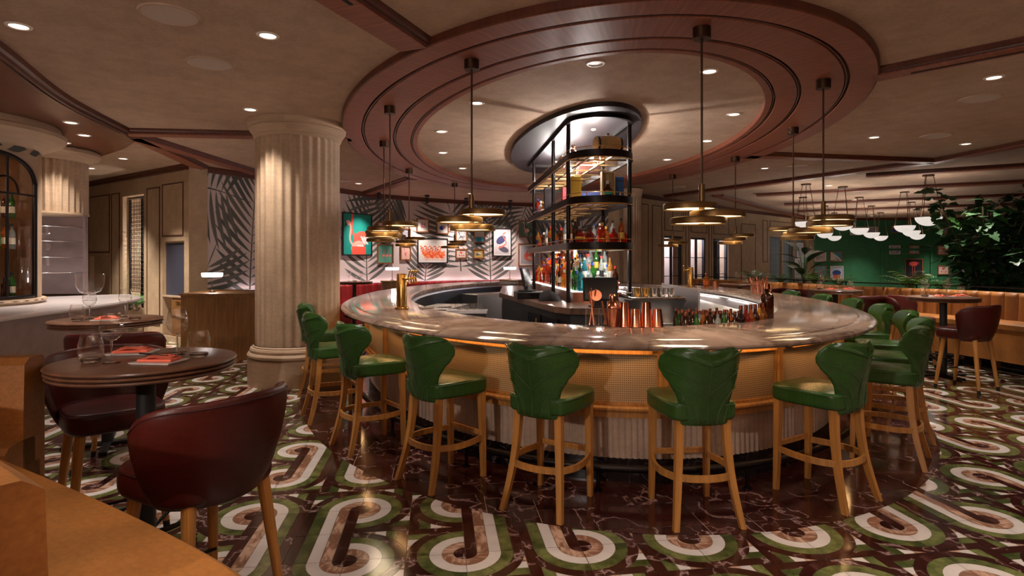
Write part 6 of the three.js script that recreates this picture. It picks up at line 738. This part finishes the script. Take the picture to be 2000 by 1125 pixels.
  const hang = (parentPos, turn, s, y, w, h, k, fr, mat, label, group) => { // s, y on the wall's own axes
    const o = thing('framed_picture', label, 'picture', 0, 0, 0, 0, group); o.position.copy(parentPos); o.rotation.y = turn; const f = fr === 'black' ? 0.028 : 0.03, inn = mat ? Math.min(w, h) * 0.07 : 0, iw = w - 2 * f, ih = h - 2 * f;
    part('frame', [box(w, f, 0.035, s, y - h / 2, 0.02), box(w, f, 0.035, s, y + h / 2 - f, 0.02), box(f, ih, 0.035, s - w / 2 + f / 2, y - h / 2 + f, 0.02), box(f, ih, 0.035, s + w / 2 - f / 2, y - h / 2 + f, 0.02)], frames[fr], o); if (mat) part('mount', box(iw, ih, 0.008, s, y - ih / 2, 0.012), solidOf(228, 220, 214), o);
    const g = new THREE.PlaneGeometry(iw - 2 * inn, ih - 2 * inn).translate(s, y, 0.0175); part('print', g, S({ map: pic(k), roughness: 0.6 }), o);
  };
  // along the palm wall: distance along it, height, width, height of frame
  const along = PALM.reduce((a, p, i) => { a.push(i ? a[i - 1] + Math.hypot(p[0] - PALM[i - 1][0], p[1] - PALM[i - 1][1]) : 0); return a; }, []);
  const list = [[4.6, 2.26, 1.09, 1.11, 'teal', 'black', 0, 'large black-framed picture of red flamingos on teal, next to the column'], [5.52, 2.37, 0.41, 0.51, 'pink', 'oak', 1, 'oak-framed white picture partly behind the nearest discs'], [5.58, 1.76, 0.53, 0.54, 'trio', 'oak', 0, 'oak-framed picture of three flamingos on pale teal'], [6.25, 1.79, 0.34, 0.41, 'pink', 'oak', 0, 'small oak-framed picture of one pink flamingo'], [6.26, 2.34, 0.3, 0.29, 'swirl', 'oak', 0, 'small grey swirl picture above the single pink flamingo'], [6.82, 2.59, 0.41, 0.4, 'splash', 'oak', 1, 'oak-framed white picture with a red splash'], [7.14, 1.86, 1.0, 0.74, 'crowd', 'black', 1, 'wide black-framed picture of a crowd of orange flamingos'], [7.47, 2.54, 0.41, 0.36, 'circles', 'oak', 1, 'oak-framed picture of a blue and a pink circle'], [8.1, 2.34, 0.37, 0.37, 'ink', 'oak', 0, 'small black and grey ink picture'], [8.09, 1.78, 0.36, 0.29, 'posy', 'oak', 0, 'small picture of red and pale flowers under the ink picture'], [8.7, 2.32, 0.39, 0.4, 'beach', 'oak', 0, 'small picture with a teal sea and pale sky'], [8.68, 1.78, 0.36, 0.29, 'bird', 'oak', 0, 'small yellow picture of a bird under the sea picture'], [9.46, 2.14, 0.62, 0.88, 'feather', 'black', 1, 'tall black-framed picture of a bent flamingo neck and dark feathers'], [10.27, 2.57, 0.49, 0.55, 'garden', 'oak', 0, 'oak-framed picture of a pink flamingo in green leaves behind the tower'], [10.39, 1.75, 0.77, 0.72, 'curl', 'oak', 1, 'oak-framed picture of a curled pink flamingo behind the tower'], [11.4, 1.78, 0.61, 0.5, 'bold', 'black', 0, 'blue and orange picture glimpsed between the tower bottles'], [12.11, 1.82, 0.47, 0.53, 'bold', 'oak', 0, 'blue picture farthest along the palm wall behind the bottles']];
  for (const [s, y, w, h, k, fr, m, l] of list) { let i = along.findIndex(a => a >= s); i = Math.max(1, i); const q = (s - along[i - 1]) / (along[i] - along[i - 1]), A = PALM[i - 1], B = PALM[i], x = A[0] + (B[0] - A[0]) * q, d = A[1] + (B[1] - A[1]) * q; const cd = w > 0.6 ? 0.03 : 0.012; hang(V(x + A[3] * cd, 0, d - A[2] * cd), Math.atan2(A[3], A[2]), 0, y, w, h, k, fr, m, l, 'pictures on the palm wall'); }
  // green wall
  const gl = [[1608, 501, 22, 20, 'leafy', 'pale', 0, 'grey leaf print on the green wall above the sunset print'], [1638, 501, 24, 20, 'arch', 'oak', 0, 'striped arch print on the green wall'], [1608, 533, 25, 27, 'sunset', 'oak', 0, 'teal sunset print on the green wall'], [1639, 533, 25, 27, 'boat', 'pale', 0, 'blue and red print on the green wall'], [1747, 488, 20, 17, 'swirl', 'pale', 0, 'grey swirl print on the green wall beyond the door'], [1783, 488, 19, 17, 'stripe', 'oak', 0, 'brown and blue striped print on the green wall'], [1782, 524, 33, 37, 'night', 'oak', 0, 'dark flamingo print on the green wall'], [1747, 448, 14, 14, 'bold', 'oak', 0, 'small colourful print high on the green wall'], [1690, 451, 52, 16, 'swirl', 'pale', 0, 'wide lavender print high on the green wall over the door'], [1836, 489, 22, 18, 'posy', 'oak', 0, 'red flower print on the green wall beside the tree'], [1836, 527, 20, 18, 'posy', 'oak', 0, 'red print low on the green wall beside the tree'], [1873, 513, 22, 20, 'posy', 'pale', 0, 'red and white print behind the tree leaves'], [1836, 450, 16, 14, 'stripe', 'oak', 0, 'orange print high behind the tree leaves']];
  for (const [px, py, w, h, k, fr, m, l] of gl) { const D0 = 25.2, X = (px - 1005) / 1147 * D0, kk = 1147 / D0; hang(greenWall.position.clone(), greenWall.rotation.y, (X - 13) * 1.004, 1.6 - (py - 507) / kk, w / kk, h / kk, k, fr, m, l, 'pictures on the green wall'); const o = scene.children[scene.children.length - 1]; o.translateZ(0.014); }
}
// ---------- dark-framed glass doors and the window with drawings in the panelled wall ----------
{
  const board = S({ color: C(196, 178, 160), roughness: 0.8 });
  [[2.35, 3.5], [4.0, 5.1], [5.6, 6.8]].forEach(([s0, s1], i) => { const o = structure('door', null, null); o.name = 'door_' + (i + 1); o.position.copy(rightWallA.position); o.rotation.y = rightWallA.rotation.y; const w = s1 - s0, m = (s0 + s1) / 2; part('door_frame', [box(0.06, 2.3, 0.08, s0 + 0.03, 0, -0.1), box(0.06, 2.3, 0.08, s1 - 0.03, 0, -0.1), box(w - 0.12, 0.06, 0.08, m, 2.24, -0.1), box(0.05, 2.24, 0.07, m, 0, -0.1)], M.black, o); for (const y of [0.55, 1.1, 1.65]) part('glazing_bar', [box(w / 2 - 0.09, 0.02, 0.03, s0 + w / 4 + 0.02, y, -0.1), box(w / 2 - 0.09, 0.02, 0.03, s1 - w / 4 - 0.02, y, -0.1)], M.black, o); for (const s of [s0 + w / 4 + 0.02, s1 - w / 4 - 0.02]) part('glass_pane', new THREE.PlaneGeometry(w / 2 - 0.09, 2.2).translate(s, 1.12, -0.1), M.glass, o); part('room_beyond', box(w + 0.6, 2.5, 0.05, m, 0, -1.3), i === 0 ? solidOf(120, 84, 70) : board, o); });
  const rl = rightWallA; rl.updateMatrixWorld(); for (const s of [4.55, 6.2]) { const p = rl.localToWorld(new THREE.Vector3(s, 2.2, -0.7)); const o = thing('corridor_lamp', `white ceiling lamp placed to light the room beyond the ${s < 5 ? 'middle' : 'last'} framed door`, 'lamp', p.x, 2.22, -p.z); part('shade', new THREE.SphereGeometry(0.06, 14, 10), glow(236, 236, 255, 2), o); part('stem', cyl(0.006, 0.006, 1.1, 0, 0.05, 0, 6), M.bronze, o); pointLamp(p.x, 2.22, -p.z, 5, C(226, 226, 255), 3, 'corridor_lamp_light'); }  // lamps placed beyond the glass doors to light the rooms there
  const o = structure('window', null, null); o.name = 'window_1'; o.position.copy(rightWallB.position); o.rotation.y = rightWallB.rotation.y; part('window_frame', [box(3.8, 0.06, 0.1, 4.7, 0.6, -0.1), box(3.8, 0.06, 0.1, 4.7, 2.49, -0.1), ...[2.83, 4.05, 5.3, 6.57].map(s => box(0.07, 1.95, 0.1, s, 0.6, -0.1))], M.creamWall, o); for (const [a, b] of [[2.87, 4.01], [4.09, 5.26], [5.34, 6.53]]) part('glass_pane', new THREE.PlaneGeometry(b - a, 1.83).translate((a + b) / 2, 1.575, -0.1), M.glass, o); part('curtain', grid(80, 1, (u, v) => [2.8 + u * 3.8, 0.5 + v * 2.1, -0.35 + 0.04 * Math.sin(u * 90)]), S({ color: C(150, 158, 168), roughness: 0.9, side: THREE.DoubleSide }), o);
  const sheet = canvasTex(256, 256, (c, w, h) => { c.fillStyle = '#c8ccd2'; c.fillRect(0, 0, w, h); c.strokeStyle = '#6a6e78'; c.lineWidth = 3; for (let i = 0; i < 9; i++) { c.beginPath(); c.moveTo(20 + i * 24, 30); c.quadraticCurveTo(60 + i * 8, 120, 24 + i * 24, 226); c.stroke(); c.strokeRect(30 + (i % 3) * 70, 30 + Math.floor(i / 3) * 70, 48, 48); } });
  [[5.7, 1.25, 0.95, 0.8, 'line drawing sheet low in the far window'], [5.75, 2.0, 0.7, 0.6, 'line drawing sheet high in the far window']].forEach(([s, y, w, h, l]) => { const t = thing('drawing_sheet', l, 'drawing'); t.position.copy(rightWallB.position); t.rotation.y = rightWallB.rotation.y; part('paper', new THREE.PlaneGeometry(w, h).translate(s, y, -0.04), S({ map: sheet, roughness: 0.8 }), t); part('backing', box(w, h, 0.006, s, y - h / 2, -0.045), solidOf(180, 184, 190), t); });
}

// ================= PLANTS =================
const leafMat = (r, g, b) => Ph({ color: C(r, g, b), roughness: 0.42, transmission: 0.12, thickness: 0, side: THREE.DoubleSide });
const PL = { dark: leafMat(34, 66, 30), mid: leafMat(56, 96, 40), light: leafMat(96, 136, 56), fern: leafMat(58, 112, 44), stem: S({ color: C(84, 70, 44), roughness: 0.8 }) };
// lobed leaf of unit length along +z, lying in xz with a droop
function lobedLeaf(lobes, wid, droop) { const edge = []; const n = lobes * 4; for (let i = 0; i <= n; i++) { const f = i / n, env = Math.sin(PI * Math.pow(f, 0.75)) * wid, cut = 0.55 + 0.45 * Math.abs(Math.sin(f * PI * lobes)); edge.push([f, env * cut + 0.012]); } return grid(2, n, (u, v) => { const i = Math.round(v * n), [f, w] = edge[i], s = u * 2 - 1; return [s * w, -droop * f * f + 0.06 * Math.abs(s) * w * 4 * 0.5, f]; }); }
function simpleLeaf(wid, droop) { return grid(4, 8, (u, v) => { const s = u * 2 - 1, w = wid * Math.sin(PI * Math.pow(v, 0.8)) + 0.004; return [s * w, -droop * v * v + 0.25 * Math.abs(s) * w, v]; }); }
const leafGeo = { lobed: [lobedLeaf(4, 0.34, 0.25), lobedLeaf(5, 0.3, 0.4), lobedLeaf(3, 0.36, 0.15)], blade: [simpleLeaf(0.2, 0.35), simpleLeaf(0.16, 0.55)] };
function leafAt(o, g, m, x, y, z, yaw, pitch, roll, s) { const k = part('leaf', g, m, o); k.position.set(x, y, z); k.rotation.set(pitch, yaw, roll, 'YXZ'); k.scale.setScalar(s); return k; }
{ // big split-leaf tree behind the tan booth
  const r = rng(301), o = thing('potted_tree', 'tall dark split-leaf tree rising behind the tan booth', 'tree', 7.72, 0, 9.6); part('planter_pot', lathe([[0, 0], [0.26, 0], [0.32, 0.6], [0.29, 0.6], [0.27, 0.56], [0, 0.56]], 28, 0.5), M.black, o);
  const stems = []; for (let k = 0; k < 9; k++) { const a = k / 9 * TAU + r() * 0.5, lean = 0.3 + r() * 0.95, h = 1.6 + r() * 1.25; const top = [Math.cos(a) * lean, h, Math.sin(a) * lean * 0.7], mid = [Math.cos(a) * lean * 0.35, h * 0.55, Math.sin(a) * lean * 0.25]; part('stem', tube([[Math.cos(a) * 0.06, 0.5, Math.sin(a) * 0.06], mid, top], 0.013, 14, 6), PL.stem, o); stems.push([mid, top]); }
  for (let i = 0; i < 290; i++) { const [m, t] = stems[i % 9], f = 0.1 + 0.95 * r(); const x = m[0] + (t[0] - m[0]) * f + (r() - 0.5) * 0.3, y = m[1] + (t[1] - m[1]) * f + (r() - 0.4) * 0.25, z = m[2] + (t[2] - m[2]) * f + (r() - 0.5) * 0.3; leafAt(o, leafGeo.lobed[i % 3], r() < 0.75 ? PL.dark : PL.mid, x, Math.min(y, 3.0), z, r() * TAU, -0.5 + r() * 1.1, (r() - 0.5) * 0.8, 0.16 + r() * 0.17); }
  const more = []; for (let i = 0; i < 650; i++) { const [m, t] = stems[i % 9], f = 0.0 + 1.1 * r(), q = new THREE.Object3D(); q.position.set(m[0] + (t[0] - m[0]) * f + (r() - 0.5) * 0.55, Math.min(m[1] + (t[1] - m[1]) * f + (r() - 0.5) * 0.35, 3.05), m[2] + (t[2] - m[2]) * f + (r() - 0.5) * 0.45); q.rotation.set(-0.5 + r() * 1.1, r() * TAU, (r() - 0.5) * 0.9, 'YXZ'); q.scale.setScalar(0.11 + r() * 0.13); q.updateMatrix(); more.push(leafGeo.lobed[i % 3].clone().applyMatrix4(q.matrix)); }
  part('dense_foliage', more, PL.dark, o).userData.kind = 'stuff';
}
function fern(x, y, d, n, len, mat, label, seed) { const r = rng(seed), o = thing('fern', label, 'plant', x, y, d); part('root_ball', new THREE.SphereGeometry(0.07, 10, 6), PL.stem, o); for (let k = 0; k < n; k++) { const a = k * 2.4 + r() * 0.4, L = len * (0.65 + 0.5 * r()), up = 0.7 + 0.9 * r(); const P = f => [Math.cos(a) * L * f, 0.03 + L * up * (f - 0.62 * f * f), Math.sin(a) * L * f]; const L2 = []; for (let i = 1; i < 11; i++) { const f = i / 11, p = P(f), w = 0.3 * L * Math.sin(PI * (0.12 + 0.82 * f)); for (const s of [-1, 1]) { const g = new THREE.BufferGeometry(); const nx = -Math.sin(a) * s, nz = Math.cos(a) * s, q = P(f + 0.05); g.setAttribute('position', new THREE.Float32BufferAttribute([...p, p[0] + nx * w + Math.cos(a) * 0.03 * L, p[1] - 0.15 * w, p[2] + nz * w + Math.sin(a) * 0.03 * L, q[0], q[1], q[2]], 3)); g.setAttribute('uv', new THREE.Float32BufferAttribute([0, 0, 1, 0, 0, 1], 2)); g.computeVertexNormals(); L2.push(g); } } part('frond', merge([...L2, tube([P(0), P(0.35), P(0.7), P(1)], 0.0035, 8, 4)]), mat, o); } return o; }
{
  // planter trough behind the booth with its rail
  const P = TANPATH.map(p => [p[0] - p[3] * 0.22, p[1] + p[2] * 0.22, p[2], p[3]]); const tr = thing('planter_trough', 'long black planter trough with slim rail behind the tan booth', 'planter'); part('trough', sweepPath(P, closedProf([[-0.14, 0.02], [-0.14, 1.06], [0.12, 1.06], [0.12, 0.02]])), M.black, tr); part('rail', sweepPath(P, closedProf([[0.1, 1.17], [0.1, 1.19], [0.125, 1.19], [0.125, 1.17]])), M.blackMetal, tr); for (let i = 3; i < P.length; i += 9) { const p = P[i]; part('rail_post', box(0.015, 0.12, 0.015, p[0] + p[3] * 0.112, 1.055, -(p[1] - p[2] * 0.112)), M.blackMetal, tr); }
  const pick = d => P.reduce((b, p) => Math.abs(p[1] - d) < Math.abs(b[1] - d) ? p : b, P[0]);
  const q = [[13.3, 16, 0.42, 'mid', 'feathery green fern at the far end of the booth planter'], [11.85, 16, 0.4, 'light', 'bright fern under the big-leaved plant in the booth planter'], [11.3, 14, 0.32, 'light', 'small pale bushy plant before the far window'], [10.1, 22, 0.45, 'light', 'wide bright fern in front of the green door'], [9.75, 12, 0.36, 'fern', 'dark small fern next to the bright wide one'], [12.7, 12, 0.35, 'fern', 'low dark fern between the first two booth planter plants']]; q.forEach(([d, n, L, m, l], i) => { const p = pick(d); fern(p[0], 1.07, p[1], n, L, PL[m], l, 400 + i); });
  { const p = pick(12.2), r = rng(77), o = thing('broadleaf_plant', 'upright plant with big dark pointed leaves behind the booth', 'plant', p[0], 1.06, p[1]); for (let i = 0; i < 11; i++) { const a = i * 2.3, h = 0.15 + i * 0.055; part('stem', tube([[0, 0, 0], [Math.cos(a) * 0.05, h * 0.6, Math.sin(a) * 0.05], [Math.cos(a) * 0.1, h, Math.sin(a) * 0.1]], 0.007, 8, 5), PL.mid, o); leafAt(o, leafGeo.blade[i % 2], PL.dark, Math.cos(a) * 0.1, h, Math.sin(a) * 0.1, PI / 2 - a, -0.55 - 0.3 * r(), 0, 0.5 + 0.15 * r()); } }
  // fern box under the lattice window
  const box0 = thing('fern_planter', 'low cream planter box under the lattice window', 'planter'); box0.position.copy(leftWall.position); box0.rotation.y = leftWall.rotation.y; part('box', box(0.98, 0.16, 0.11, 2.35, 0.425, -0.06, 0.01), M.creamWall, box0); leftWall.updateMatrixWorld(); [[1.98, 30, 'nearest the glass shelves'], [2.3, 31, 'in the middle'], [2.62, 32, 'nearest the screen recess']].forEach(([s, sd, w]) => { const p = leftWall.localToWorld(new THREE.Vector3(s, 0.6, 0.05)); fern(p.x, 0.6, -p.z, 26, 0.34, PL.fern, `green fern in the lattice window planter, ${w}`, sd); });
}

// ---------- shadows for every light and mesh, then draw ----------
scene.traverse(o => { if (o.isMesh) { o.castShadow = true; o.receiveShadow = true; } });
renderer.render(scene, camera);
